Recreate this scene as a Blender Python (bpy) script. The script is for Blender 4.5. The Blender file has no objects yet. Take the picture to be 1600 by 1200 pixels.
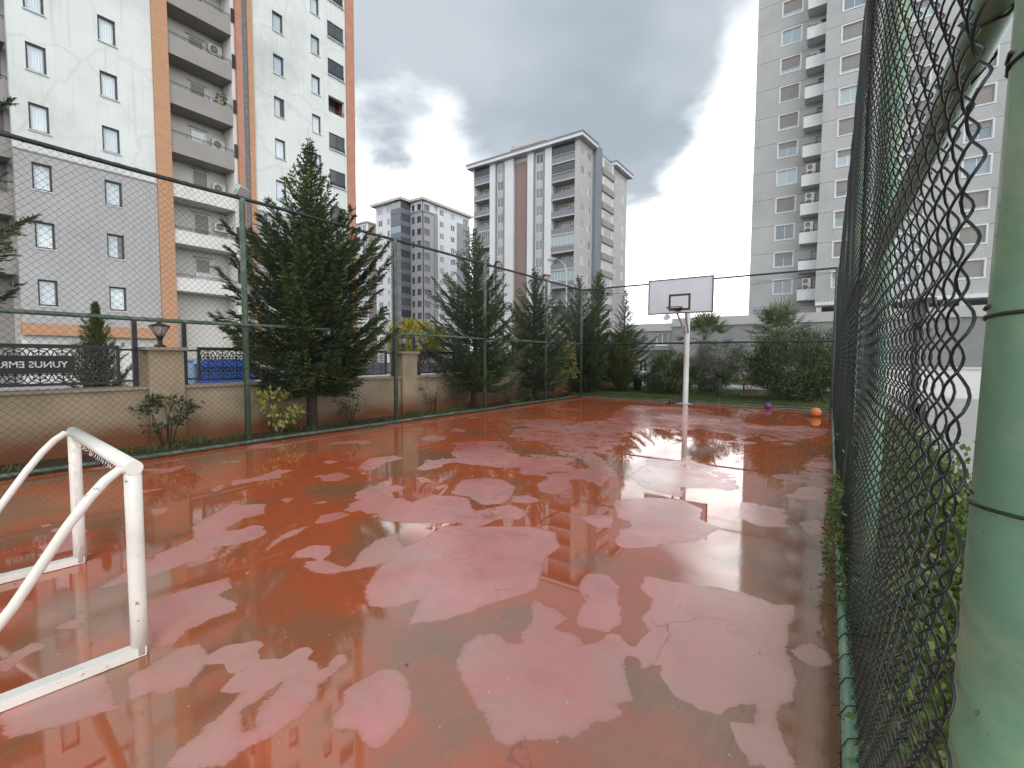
import bpy, bmesh, math, random
import numpy as np
from mathutils import Matrix, Vector
random.seed(7); RNG = np.random.default_rng(11)
PI = math.pi
SC = bpy.context.scene
COL = SC.collection

# ------------------------------------------------------------------ camera
cam_d = bpy.data.cameras.new('camera'); cam_o = bpy.data.objects.new('camera', cam_d); COL.objects.link(cam_o)
cam_d.sensor_width = 36.0; cam_d.lens = 16.331; cam_d.clip_start = 0.02; cam_d.clip_end = 3000
def cam_matrix(pitch, yaw, roll, h):
    cy, sy = math.cos(yaw), math.sin(yaw)
    F = Vector((-sy*math.cos(pitch), cy*math.cos(pitch), math.sin(pitch)))
    r = Vector((cy, sy, 0)); u = r.cross(F)
    R = r*math.cos(roll) + u*math.sin(roll); U = -r*math.sin(roll) + u*math.cos(roll)
    M = Matrix.Identity(4)
    for i in range(3):
        M[i][0] = R[i]; M[i][1] = U[i]; M[i][2] = -F[i]
    M[2][3] = h
    return M
cam_o.matrix_world = cam_matrix(-0.05673, 0.61208, 0.00505, 1.5)
SC.camera = cam_o

# ------------------------------------------------------------------ world, sun, exposure
SUN_EL, SUN_AZ = math.radians(46), math.radians(128)      # azimuth clockwise from +Y
world = bpy.data.worlds.new('World'); SC.world = world; world.use_nodes = True
def build_world():
    nt = world.node_tree; nt.nodes.clear()
    N = lambda t: nt.nodes.new(t)
    L = nt.links.new
    out = N('ShaderNodeOutputWorld'); bg = N('ShaderNodeBackground'); bg.inputs['Strength'].default_value = 0.1
    L(bg.outputs[0], out.inputs['Surface'])
    sky = N('ShaderNodeTexSky'); sky.sky_type = 'NISHITA'; sky.sun_disc = False
    sky.sun_elevation = SUN_EL; sky.sun_rotation = SUN_AZ; sky.air_density = 1.0; sky.dust_density = 2.0
    tc = N('ShaderNodeTexCoord')
    sep = N('ShaderNodeSeparateXYZ'); L(tc.outputs['Generated'], sep.inputs[0])
    def math_(op, a, b=None, clamp=False):
        m = N('ShaderNodeMath'); m.operation = op; m.use_clamp = clamp
        for i, v in enumerate((a, b)):
            if v is None: continue
            if isinstance(v, (int, float)): m.inputs[i].default_value = v
            else: L(v, m.inputs[i])
        return m.outputs[0]
    def smooth(v, a, b):
        m = N('ShaderNodeMapRange'); m.interpolation_type = 'SMOOTHSTEP'
        L(v, m.inputs[0]); m.inputs[1].default_value = a; m.inputs[2].default_value = b
        return m.outputs[0]
    z = math_('MAXIMUM', sep.outputs[2], 0.0)
    # flat cloud deck: project the direction on a plane overhead
    zz = math_('ADD', z, 0.22)
    px = math_('DIVIDE', sep.outputs[0], zz); py = math_('DIVIDE', sep.outputs[1], zz)
    cmb = N('ShaderNodeCombineXYZ'); L(px, cmb.inputs[0]); L(py, cmb.inputs[1])
    def noise(scale, detail, rough, off, dist=0.0):
        mp = N('ShaderNodeMapping'); mp.inputs['Location'].default_value = off; L(cmb.outputs[0], mp.inputs[0])
        n = N('ShaderNodeTexNoise'); n.inputs['Scale'].default_value = scale; n.inputs['Detail'].default_value = detail
        n.inputs['Roughness'].default_value = rough; n.inputs['Distortion'].default_value = dist
        L(mp.outputs[0], n.inputs['Vector']); return n.outputs[0]
    nb = noise(0.9, 4, 0.55, (1.3, 0.4, 0), 0.3)
    nf = noise(2.6, 5, 0.6, (4.1, 2.7, 0), 0.2)
    # cover grows with elevation, broken near the horizon
    lobe = N('ShaderNodeVectorMath'); lobe.operation = 'DOT_PRODUCT'; L(tc.outputs['Generated'], lobe.inputs[0])
    lobe.inputs[1].default_value = CLOUD_DIR
    lb = smooth(lobe.outputs['Value'], 0.955, 1.0)
    cov = math_('ADD', math_('MULTIPLY', z, 1.05), math_('MULTIPLY', math_('SUBTRACT', nb, 0.5), 0.62))
    cov = math_('ADD', cov, math_('MULTIPLY', math_('SUBTRACT', nf, 0.5), 0.30))
    cov = math_('ADD', cov, math_('MULTIPLY', lb, 0.19))
    dark = smooth(cov, 0.34, 0.53)
    # tone inside the grey bank
    tone = N('ShaderNodeMix'); tone.data_type = 'RGBA'
    L(smooth(noise(1.7, 3, 0.55, (7.7, 3.1, 0)), 0.36, 0.68), tone.inputs['Factor'])
    tone.inputs['A'].default_value = (3.25, 3.75, 4.2, 1); tone.inputs['B'].default_value = (4.7, 5.1, 5.5, 1)
    veil = N('ShaderNodeMix'); veil.data_type = 'RGBA'
    L(smooth(nf, 0.40, 0.62), veil.inputs['Factor'])
    veil.inputs['A'].default_value = (16.0, 16.4, 17.0, 1); veil.inputs['B'].default_value = (28.0, 28.0, 27.6, 1)
    cl = N('ShaderNodeMix'); cl.data_type = 'RGBA'; L(dark, cl.inputs['Factor'])
    L(veil.outputs['Result'], cl.inputs['A']); L(tone.outputs['Result'], cl.inputs['B'])
    fin = N('ShaderNodeMix'); fin.data_type = 'RGBA'; fin.inputs['Factor'].default_value = 0.93
    L(sky.outputs[0], fin.inputs['A']); L(cl.outputs['Result'], fin.inputs['B'])
    L(fin.outputs['Result'], bg.inputs['Color'])
CLOUD_DIR = (-0.395, 0.832, 0.389)
build_world()
sun_d = bpy.data.lights.new('sun', 'SUN'); sun_o = bpy.data.objects.new('sun', sun_d); COL.objects.link(sun_o)
sun_d.energy = 1.1; sun_d.angle = math.radians(24); sun_d.color = (1.0, 0.965, 0.91)
sd = Vector((math.sin(SUN_AZ)*math.cos(SUN_EL), math.cos(SUN_AZ)*math.cos(SUN_EL), math.sin(SUN_EL)))
sun_o.rotation_euler = sd.to_track_quat('Z', 'Y').to_euler(); sun_o.location = (10, -10, 40)
vs = SC.view_settings; vs.view_transform = 'Standard'; vs.look = 'None'; vs.gamma = 1.0; vs.exposure = 0.45; vs.use_curve_mapping = False
try:
    SC.cycles.max_bounces = 5; SC.cycles.diffuse_bounces = 2; SC.cycles.glossy_bounces = 3; SC.cycles.transparent_max_bounces = 12; SC.cycles.caustics_reflective = False; SC.cycles.caustics_refractive = False
except Exception: pass

# ------------------------------------------------------------------ mesh helpers
class MB:
    def __init__(s): s.v = []; s.f = []
    def quad(s, a, b, c, d):
        n = len(s.v); s.v += [tuple(a), tuple(b), tuple(c), tuple(d)]; s.f.append((n, n+1, n+2, n+3)); return s
    def box(s, x0, x1, y0, y1, z0, z1):
        n = len(s.v)
        s.v += [(x0,y0,z0),(x1,y0,z0),(x1,y1,z0),(x0,y1,z0),(x0,y0,z1),(x1,y0,z1),(x1,y1,z1),(x0,y1,z1)]
        s.f += [tuple(n+i for i in q) for q in ((0,3,2,1),(4,5,6,7),(0,1,5,4),(1,2,6,5),(2,3,7,6),(3,0,4,7))]; return s
    def tube(s, pts, r, sides=8, cap=True, closed=False):
        pts = [Vector(p) for p in pts]; n0 = len(s.v); m = len(pts)
        rs = r if isinstance(r, (list, tuple)) else [r]*m
        up = None
        for i, p in enumerate(pts):
            if closed: t = (pts[(i+1) % m] - pts[i-1]).normalized()
            else: t = (pts[min(i+1, m-1)] - pts[max(i-1, 0)]).normalized()
            if up is None:
                up = Vector((0,0,1)) if abs(t.z) < 0.9 else Vector((1,0,0))
            a = t.cross(up).normalized(); b = a.cross(t).normalized(); up = b
            for k in range(sides):
                an = 2*PI*k/sides
                s.v.append(tuple(p + a*(rs[i]*math.cos(an)) + b*(rs[i]*math.sin(an))))
        for i in range(m if closed else m-1):
            j = (i+1) % m
            for k in range(sides):
                l = (k+1) % sides
                s.f.append((n0+i*sides+k, n0+i*sides+l, n0+j*sides+l, n0+j*sides+k))
        if cap and not closed:
            s.f.append(tuple(n0+k for k in reversed(range(sides))))
            s.f.append(tuple(n0+(m-1)*sides+k for k in range(sides)))
        return s
    def lathe(s, prof, c=(0,0,0), sides=16):
        n0 = len(s.v)
        for r, z in prof:
            for k in range(sides):
                a = 2*PI*k/sides; s.v.append((c[0]+r*math.cos(a), c[1]+r*math.sin(a), c[2]+z))
        for i in range(len(prof)-1):
            for k in range(sides):
                l = (k+1) % sides
                s.f.append((n0+i*sides+k, n0+i*sides+l, n0+(i+1)*sides+l, n0+(i+1)*sides+k))
        s.f.append(tuple(n0+k for k in reversed(range(sides)))); s.f.append(tuple(n0+(len(prof)-1)*sides+k for k in range(sides)))
        return s
    def mesh(s, name, mat, smooth=False):
        me = bpy.data.meshes.new(name); me.from_pydata(s.v, [], s.f); me.validate()
        if mat: me.materials.append(mat)
        if smooth:
            me.polygons.foreach_set('use_smooth', [len(p.vertices) == 4 for p in me.polygons])
        me.update(); return me
    def build(s, name, mat, parent=None, smooth=False, loc=None):
        return obj(name, s.mesh(name, mat, smooth), parent, loc)
def obj(name, me, parent=None, loc=None):
    o = bpy.data.objects.new(name, me); COL.objects.link(o)
    if parent is not None: o.parent = parent
    # children keep world coordinates: offset by the (unrotated) parent chain
    if loc is not None: o.location = loc
    elif parent is not None: o.location = -wloc(parent)
    return o
def wloc(o):
    v = Vector(o.location); p = o.parent
    while p is not None: v = v + Vector(p.location); p = p.parent
    return v
def at(o, w):               # put an object whose mesh is local at a world place
    o.location = Vector(w) - (wloc(o.parent) if o.parent else Vector((0,0,0))); return o
def thing(name, label, cat, loc=(0,0,0), group=None):
    o = bpy.data.objects.new(name, None); COL.objects.link(o); o.location = loc; o.empty_display_size = 0.2
    return tag(o, label, cat, group)
def tag(o, label, cat, group=None, kind=None):
    o['label'] = label; o['category'] = cat
    if group: o['group'] = group
    if kind: o['kind'] = kind
    return o
def struct(o): o['kind'] = 'structure'; return o
def np_mesh(name, V, Fq, mat, smooth=False):
    me = bpy.data.meshes.new(name); V = np.asarray(V, np.float32); Fq = np.asarray(Fq, np.int32); k = Fq.shape[1]
    me.vertices.add(len(V)); me.vertices.foreach_set('co', V.ravel())
    me.loops.add(Fq.size); me.loops.foreach_set('vertex_index', Fq.ravel())
    me.polygons.add(len(Fq)); me.polygons.foreach_set('loop_start', np.arange(0, Fq.size, k, dtype=np.int32))
    if smooth: me.polygons.foreach_set('use_smooth', np.ones(len(Fq), bool))
    me.update(calc_edges=True)
    if mat: me.materials.append(mat)
    return me

# ------------------------------------------------------------------ materials
def new_mat(name):
    m = bpy.data.materials.new(name); m.use_nodes = True
    nt = m.node_tree; b = nt.nodes['Principled BSDF']; return m, nt, b
def lin(r, g, b): 
    f = lambda c: (c/12.92 if c <= 0.04045 else ((c+0.055)/1.055)**2.4)
    return (f(r/255), f(g/255), f(b/255), 1)
def plain(name, col, rough=0.6, metal=0.0, var=0.12, scale=3.0, bump=0.0, bscale=60, spec=0.5, stain=None, stain_amt=0.0, coords='Object', stretch=None, crack=0.0, chips=None):
    m, nt, b = new_mat(name); N = nt.nodes.new; L = nt.links.new
    tc = N('ShaderNodeTexCoord'); src = tc.outputs[coords]
    if stretch:
        mp = N('ShaderNodeMapping'); mp.inputs['Scale'].default_value = stretch; L(src, mp.inputs[0]); vec = mp.outputs[0]
    else: vec = src
    n = N('ShaderNodeTexNoise'); n.inputs['Scale'].default_value = scale; n.inputs['Detail'].default_value = 6; n.inputs['Roughness'].default_value = 0.6
    L(vec, n.inputs['Vector'])
    r = N('ShaderNodeValToRGB'); e = r.color_ramp.elements
    c = Vector(col[:3])
    e[0].position = 0.3; e[1].position = 0.7
    e[0].color = (*(c*(1-var)), 1); e[1].color = (*(c*(1+var*0.7)), 1)
    L(n.outputs[0], r.inputs[0]); outc = r.outputs[0]
    if stain is not None:
        n2 = N('ShaderNodeTexNoise'); n2.inputs['Scale'].default_value = scale*0.45; n2.inputs['Detail'].default_value = 8; n2.inputs['Roughness'].default_value = 0.7
        L(src, n2.inputs['Vector'])
        mr = N('ShaderNodeMapRange'); L(n2.outputs[0], mr.inputs[0]); mr.inputs[1].default_value = 0.48; mr.inputs[2].default_value = 0.72; mr.inputs[4].default_value = stain_amt
        mx = N('ShaderNodeMix'); mx.data_type = 'RGBA'; L(mr.outputs[0], mx.inputs['Factor']); L(outc, mx.inputs['A']); mx.inputs['B'].default_value = (*stain[:3], 1)
        outc = mx.outputs['Result']
    if crack:
        # repaired hairline cracks and faint rain streaks down the render
        nw = N('ShaderNodeTexNoise'); nw.inputs['Scale'].default_value = 0.9; nw.inputs['Detail'].default_value = 5; L(src, nw.inputs['Vector'])
        va = N('ShaderNodeVectorMath'); va.operation = 'ADD'; L(src, va.inputs[0]); L(nw.outputs[1], va.inputs[1])
        vo = N('ShaderNodeTexVoronoi'); vo.feature = 'DISTANCE_TO_EDGE'; vo.inputs['Scale'].default_value = 0.22; L(va.outputs[0], vo.inputs['Vector'])
        mk = N('ShaderNodeMapRange'); L(vo.outputs[0], mk.inputs[0]); mk.inputs[1].default_value = 0.022; mk.inputs[2].default_value = 0.004; mk.inputs[4].default_value = crack
        ml = N('ShaderNodeMath'); ml.operation = 'MULTIPLY'; L(mk.outputs[0], ml.inputs[0]); L(nw.outputs[0], ml.inputs[1])
        mps = N('ShaderNodeMapping'); mps.inputs['Scale'].default_value = (3.0, 3.0, 0.12); L(src, mps.inputs[0])
        ns = N('ShaderNodeTexNoise'); ns.inputs['Scale'].default_value = 1.6; ns.inputs['Detail'].default_value = 5; L(mps.outputs[0], ns.inputs['Vector'])
        ms = N('ShaderNodeMapRange'); L(ns.outputs[0], ms.inputs[0]); ms.inputs[1].default_value = 0.55; ms.inputs[2].default_value = 0.78; ms.inputs[4].default_value = 0.45
        mm = N('ShaderNodeMath'); mm.operation = 'MAXIMUM'; L(ml.outputs[0], mm.inputs[0]); L(ms.outputs[0], mm.inputs[1])
        mx2 = N('ShaderNodeMix'); mx2.data_type = 'RGBA'; L(mm.outputs[0], mx2.inputs['Factor']); L(outc, mx2.inputs['A']); mx2.inputs['B'].default_value = (*(c*0.62), 1); outc = mx2.outputs['Result']
    if chips is not None:
        nc = N('ShaderNodeTexNoise'); nc.inputs['Scale'].default_value = scale*5; nc.inputs['Detail'].default_value = 7; nc.inputs['Roughness'].default_value = 0.7; L(src, nc.inputs['Vector'])
        mc = N('ShaderNodeMapRange'); L(nc.outputs[0], mc.inputs[0]); mc.inputs[1].default_value = 0.63; mc.inputs[2].default_value = 0.68; mc.inputs[4].default_value = 0.85
        mx3 = N('ShaderNodeMix'); mx3.data_type = 'RGBA'; L(mc.outputs[0], mx3.inputs['Factor']); L(outc, mx3.inputs['A']); mx3.inputs['B'].default_value = (*chips, 1); outc = mx3.outputs['Result']
    L(outc, b.inputs['Base Color']); b.inputs['Roughness'].default_value = rough; b.inputs['Metallic'].default_value = metal
    b.inputs['Specular IOR Level'].default_value = spec
    if bump:
        nb = N('ShaderNodeTexNoise'); nb.inputs['Scale'].default_value = bscale; nb.inputs['Detail'].default_value = 4; L(src, nb.inputs['Vector'])
        bp = N('ShaderNodeBump'); bp.inputs['Strength'].default_value = bump; bp.inputs['Distance'].default_value = 0.01; L(nb.outputs[0], bp.inputs['Height']); L(bp.outputs[0], b.inputs['Normal'])
    return m
M = {}
M['white_render'] = plain('white_render', (0.66,0.695,0.68), 0.85, var=0.06, scale=0.35, bump=0.15, bscale=30, stain=(0.40,0.44,0.42), stain_amt=0.75, crack=0.55)
M['grey_render'] = plain('grey_render', (0.40,0.395,0.40), 0.85, var=0.07, crack=0.3, scale=0.5, bump=0.15, bscale=30, stain=(0.33,0.32,0.33), stain_amt=0.35)
M['orange_clad'] = plain('orange_clad', (0.47,0.26,0.15), 0.7, var=0.16, scale=2.2, bump=0.3, bscale=9, stretch=(1,1,6))
M['terracotta'] = plain('terracotta', (0.44,0.22,0.15), 0.75, var=0.12, scale=1.5)
M['blue_strip'] = plain('blue_strip', (0.17,0.20,0.24), 0.7, var=0.35, scale=5)
M['parapet_grey'] = plain('parapet_grey', (0.30,0.285,0.275), 0.85, var=0.06, scale=0.8, stain=(0.22,0.21,0.2), stain_amt=0.4)
M['parapet_white'] = plain('parapet_white', (0.66,0.66,0.64), 0.85, var=0.05, scale=0.8, stain=(0.45,0.45,0.44), stain_amt=0.4)
M['recess'] = plain('recess', (0.56,0.55,0.51), 0.85, var=0.05, scale=0.8)
M['frame_dark'] = plain('frame_dark', (0.05,0.045,0.05), 0.45, var=0.2)
M['frame_white'] = plain('frame_white', (0.72,0.72,0.72), 0.45, var=0.05)
M['sill'] = plain('sill', (0.60,0.60,0.58), 0.6, var=0.08)
M['ac'] = plain('ac', (0.62,0.62,0.58), 0.45, var=0.06)
M['ac_dark'] = plain('ac_dark', (0.03,0.03,0.03), 0.5)
M['rail_dark'] = plain('rail_dark', (0.06,0.06,0.065), 0.4, metal=0.3)
M['blind'] = plain('blind', (0.27,0.255,0.24), 0.7, var=0.1, scale=1.0, stretch=(1,1,30))
M['tower_grey'] = plain('tower_grey', (0.39,0.40,0.40), 0.85, var=0.09, crack=0.25, scale=0.35, bump=0.12, bscale=20, stain=(0.29,0.295,0.29), stain_amt=0.6)
M['tower_white'] = plain('tower_white', (0.62,0.63,0.63), 0.8, var=0.05, stain=(0.45,0.45,0.45), stain_amt=0.35)
M['beige_wall'] = plain('beige_wall', (0.43,0.43,0.42), 0.85, var=0.06, scale=0.3, stain=(0.36,0.35,0.33), stain_amt=0.5)
M['mid_white'] = plain('mid_white', (0.62,0.63,0.65), 0.85, var=0.05, scale=0.3, stain=(0.48,0.49,0.5), stain_amt=0.4)
M['mid_grey'] = plain('mid_grey', (0.20,0.215,0.25), 0.8, var=0.08, scale=0.5)
M['mid_brown'] = plain('mid_brown', (0.235,0.175,0.16), 0.85, var=0.07, scale=0.5)
M['bay_brown'] = plain('bay_brown', (0.33,0.27,0.245), 0.85, var=0.07, scale=0.5)
M['far_white'] = plain('far_white', (0.58,0.60,0.63), 0.85, var=0.05, scale=0.3)
M['far_grey'] = plain('far_grey', (0.25,0.255,0.28), 0.85, var=0.06, scale=0.3)
M['far_slate'] = plain('far_slate', (0.14,0.155,0.19), 0.8, var=0.06, scale=0.3)
M['far_taupe'] = plain('far_taupe', (0.32,0.32,0.335), 0.85, var=0.06, scale=0.3)
M['far_brown'] = plain('far_brown', (0.27,0.21,0.19), 0.85, var=0.06, scale=0.3)
M['roof_trim'] = plain('roof_trim', (0.45,0.42,0.40), 0.7, var=0.06)
M['green_paint'] = plain('green_paint', (0.115,0.235,0.155), 0.45, var=0.22, scale=5, bump=0.12, bscale=25, stain=(0.33,0.37,0.20), stain_amt=0.75, chips=(0.035,0.05,0.04))
M['green_rail'] = plain('green_rail', (0.065,0.12,0.085), 0.45, var=0.3, scale=9, stain=(0.30,0.35,0.28), stain_amt=0.5)
M['green_dark'] = plain('green_dark', (0.014,0.028,0.022), 0.45, var=0.25, scale=9, stain=(0.06,0.09,0.07), stain_amt=0.5)
M['wire'] = plain('wire', (0.010,0.017,0.016), 0.45, var=0.3, scale=8)
M['goal_paint'] = plain('goal_paint', (0.74,0.73,0.69), 0.35, var=0.05, scale=3, stain=(0.46,0.42,0.36), stain_amt=0.6, chips=(0.16,0.085,0.045))
M['wall_cap'] = plain('wall_cap', (0.30,0.25,0.20), 0.6, var=0.15, scale=6, bump=0.1)
M['iron'] = plain('iron', (0.012,0.012,0.014), 0.4, var=0.2)
M['soil'] = plain('soil', (0.055,0.03,0.018), 0.9, var=0.45, scale=6, bump=0.8, bscale=25)
M['mulch'] = plain('mulch', (0.16,0.105,0.07), 0.9, var=0.4, scale=9, bump=0.7, bscale=40, stain=(0.42,0.36,0.28), stain_amt=0.6)
M['asphalt'] = plain('asphalt', (0.055,0.055,0.058), 0.75, var=0.25, scale=1.2, bump=0.3, bscale=80)
M['paving'] = plain('paving', (0.36,0.355,0.34), 0.6, var=0.12, scale=1.3, bump=0.2, bscale=40)
M['lawn'] = plain('lawn', (0.06,0.085,0.022), 0.95, var=0.4, scale=2.5, bump=0.5, bscale=60)
M['concrete'] = plain('concrete', (0.36,0.34,0.31), 0.7, var=0.18, scale=4, bump=0.2, stain=(0.2,0.17,0.14), stain_amt=0.6)
M['bark'] = plain('bark', (0.05,0.038,0.03), 0.9, var=0.4, scale=14, bump=0.8, bscale=40)
M['bark_olive'] = plain('bark_olive', (0.11,0.095,0.08), 0.9, var=0.4, scale=14, bump=0.8, bscale=40)
M['board'] = plain('board', (0.50,0.50,0.55), 0.4, var=0.05, scale=1.5, stain=(0.40,0.40,0.45), stain_amt=0.5)
M['black_paint'] = plain('black_paint', (0.012,0.012,0.014), 0.45)
M['rim_red'] = plain('rim_red', (0.07,0.016,0.02), 0.4)
M['pole_white'] = plain('pole_white', (0.50,0.51,0.51), 0.4, var=0.06, stain=(0.36,0.36,0.35), stain_amt=0.5)
M['blue_bin'] = plain('blue_bin', (0.03,0.13,0.55), 0.4, var=0.15)
M['pale_bin'] = plain('pale_bin', (0.35,0.48,0.62), 0.4, var=0.1)
M['lamp_glass'] = plain('lamp_glass', (0.5,0.5,0.48), 0.25)
M['banner'] = plain('banner', (0.012,0.012,0.014), 0.5)
M['letter'] = plain('letter', (0.75,0.75,0.75), 0.5)
M['flood_pale'] = plain('flood_pale', (0.42,0.50,0.45), 0.5, var=0.1)
M['toy_red'] = plain('toy_red', (0.42,0.05,0.03), 0.4)
M['green_bin'] = plain('green_bin', (0.012,0.06,0.045), 0.4)
M['podium'] = plain('podium', (0.235,0.24,0.25), 0.85, var=0.08, scale=0.6, stain=(0.17,0.17,0.18), stain_amt=0.5)
M['podium_band'] = plain('podium_band', (0.42,0.42,0.41), 0.85, var=0.06, scale=0.6)
M['galv'] = plain('galv', (0.33,0.34,0.34), 0.4, metal=0.5)
def glass_mat():
    m, nt, b = new_mat('window_glass'); N = nt.nodes.new; L = nt.links.new
    b.inputs['Base Color'].default_value = (0.03,0.035,0.04,1); b.inputs['Roughness'].default_value = 0.03
    tr = N('ShaderNodeBsdfTransparent'); tr.inputs[0].default_value = (0.95,0.98,1.0,1)
    gl = N('ShaderNodeBsdfGlossy'); gl.inputs['Roughness'].default_value = 0.02
    lw = N('ShaderNodeLayerWeight'); lw.inputs[0].default_value = 0.5; pw = N('ShaderNodeMath'); pw.operation = 'POWER'; L(lw.outputs['Facing'], pw.inputs[0]); pw.inputs[1].default_value = 4.0
    fr = N('ShaderNodeMath'); fr.operation = 'MULTIPLY_ADD'; L(pw.outputs[0], fr.inputs[0]); fr.inputs[1].default_value = 0.9; fr.inputs[2].default_value = 0.06
    mx = N('ShaderNodeMixShader'); L(fr.outputs[0], mx.inputs[0]); L(tr.outputs[0], mx.inputs[1]); L(gl.outputs[0], mx.inputs[2])
    L(mx.outputs[0], nt.nodes['Material Output'].inputs['Surface']); return m
M['glass'] = glass_mat()
def pane_mat(name, a, bcol, rough=0.08):
    # opaque far pane: tone differs from pane to pane
    m, nt, b = new_mat(name); N = nt.nodes.new; L = nt.links.new
    oi = N('ShaderNodeObjectInfo'); r = N('ShaderNodeValToRGB'); r.color_ramp.interpolation = 'LINEAR'
    r.color_ramp.elements[0].color = (*a, 1); r.color_ramp.elements[1].color = (*bcol, 1)
    L(oi.outputs['Random'], r.inputs[0]); L(r.outputs[0], b.inputs['Base Color']); b.inputs['Roughness'].default_value = rough
    return m
M['pane_far'] = pane_mat('pane_far', (0.04,0.05,0.06), (0.27,0.30,0.33))
M['pane_dark'] = pane_mat('pane_dark', (0.035,0.042,0.055), (0.09,0.10,0.115))
M['pane_sky'] = pane_mat('pane_sky', (0.10,0.15,0.18), (0.40,0.50,0.54))
def curtain_mat():
    m, nt, b = new_mat('curtain'); N = nt.nodes.new; L = nt.links.new
    oi = N('ShaderNodeObjectInfo'); r = N('ShaderNodeValToRGB')
    r.color_ramp.elements[0].color = (0.66,0.70,0.72,1); r.color_ramp.elements[1].color = (0.88,0.88,0.86,1)
    L(oi.outputs['Random'], r.inputs[0]); L(r.outputs[0], b.inputs['Base Color']); b.inputs['Roughness'].default_value = 0.9
    return m
M['curtain'] = curtain_mat()
def leaf_mat(name, c0, c1, c2, scale=1.5, rough=0.55, trans=0.25):
    m, nt, b = new_mat(name); N = nt.nodes.new; L = nt.links.new
    g = N('ShaderNodeNewGeometry'); tc = N('ShaderNodeTexCoord')
    n = N('ShaderNodeTexNoise'); n.inputs['Scale'].default_value = scale; n.inputs['Detail'].default_value = 3; L(tc.outputs['Object'], n.inputs['Vector'])
    ad = N('ShaderNodeMath'); ad.operation = 'MULTIPLY_ADD'; L(g.outputs['Random Per Island'], ad.inputs[0]); ad.inputs[1].default_value = 0.45
    L(n.outputs[0], ad.inputs[2])
    r = N('ShaderNodeValToRGB'); e = r.color_ramp.elements; e[0].position = 0.40; e[1].position = 1.0; e[0].color = (*c0, 1); e[1].color = (*c2, 1)
    k = e.new(0.72); k.color = (*c1, 1)
    L(ad.outputs[0], r.inputs[0]); L(r.outputs[0], b.inputs['Base Color']); b.inputs['Roughness'].default_value = rough
    tl = N('ShaderNodeBsdfTranslucent'); L(r.outputs[0], tl.inputs[0])
    mx = N('ShaderNodeMixShader'); mx.inputs[0].default_value = trans; L(b.outputs[0], mx.inputs[1]); L(tl.outputs[0], mx.inputs[2])
    L(mx.outputs[0], nt.nodes['Material Output'].inputs['Surface']); return m
M['cedar'] = leaf_mat('cedar', (0.022,0.040,0.020), (0.050,0.085,0.036), (0.14,0.19,0.06))
M['cypress'] = leaf_mat('cypress', (0.035,0.055,0.018), (0.08,0.11,0.03), (0.16,0.18,0.045))
M['thuja'] = leaf_mat('thuja', (0.05,0.08,0.015), (0.12,0.16,0.03), (0.24,0.26,0.05))
M['oleander'] = leaf_mat('oleander', (0.030,0.048,0.022), (0.065,0.095,0.04), (0.17,0.20,0.08))
M['olive'] = leaf_mat('olive', (0.06,0.075,0.05), (0.14,0.16,0.11), (0.30,0.32,0.24))
M['privet'] = leaf_mat('privet', (0.03,0.055,0.014), (0.075,0.12,0.028), (0.17,0.22,0.05), scale=4)
M['rose'] = leaf_mat('rose', (0.025,0.04,0.018), (0.05,0.075,0.03), (0.12,0.14,0.05), scale=4)
M['yellow_leaf'] = leaf_mat('yellow_leaf', (0.14,0.15,0.04), (0.30,0.31,0.09), (0.48,0.45,0.14), scale=4)
M['yellow_tree'] = leaf_mat('yellow_tree', (0.16,0.15,0.015), (0.36,0.31,0.03), (0.52,0.44,0.06), scale=3)
M['twig_leaf'] = leaf_mat('twig_leaf', (0.06,0.06,0.045), (0.12,0.12,0.09), (0.2,0.19,0.14), scale=4)
M['palm'] = leaf_mat('palm', (0.04,0.06,0.025), (0.08,0.11,0.04), (0.17,0.19,0.07))
M['grass'] = leaf_mat('grass', (0.045,0.07,0.015), (0.085,0.12,0.025), (0.15,0.18,0.05), scale=1.2)
M['dead_leaf'] = leaf_mat('dead_leaf', (0.06,0.035,0.02), (0.14,0.09,0.05), (0.3,0.22,0.13), scale=4)

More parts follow.
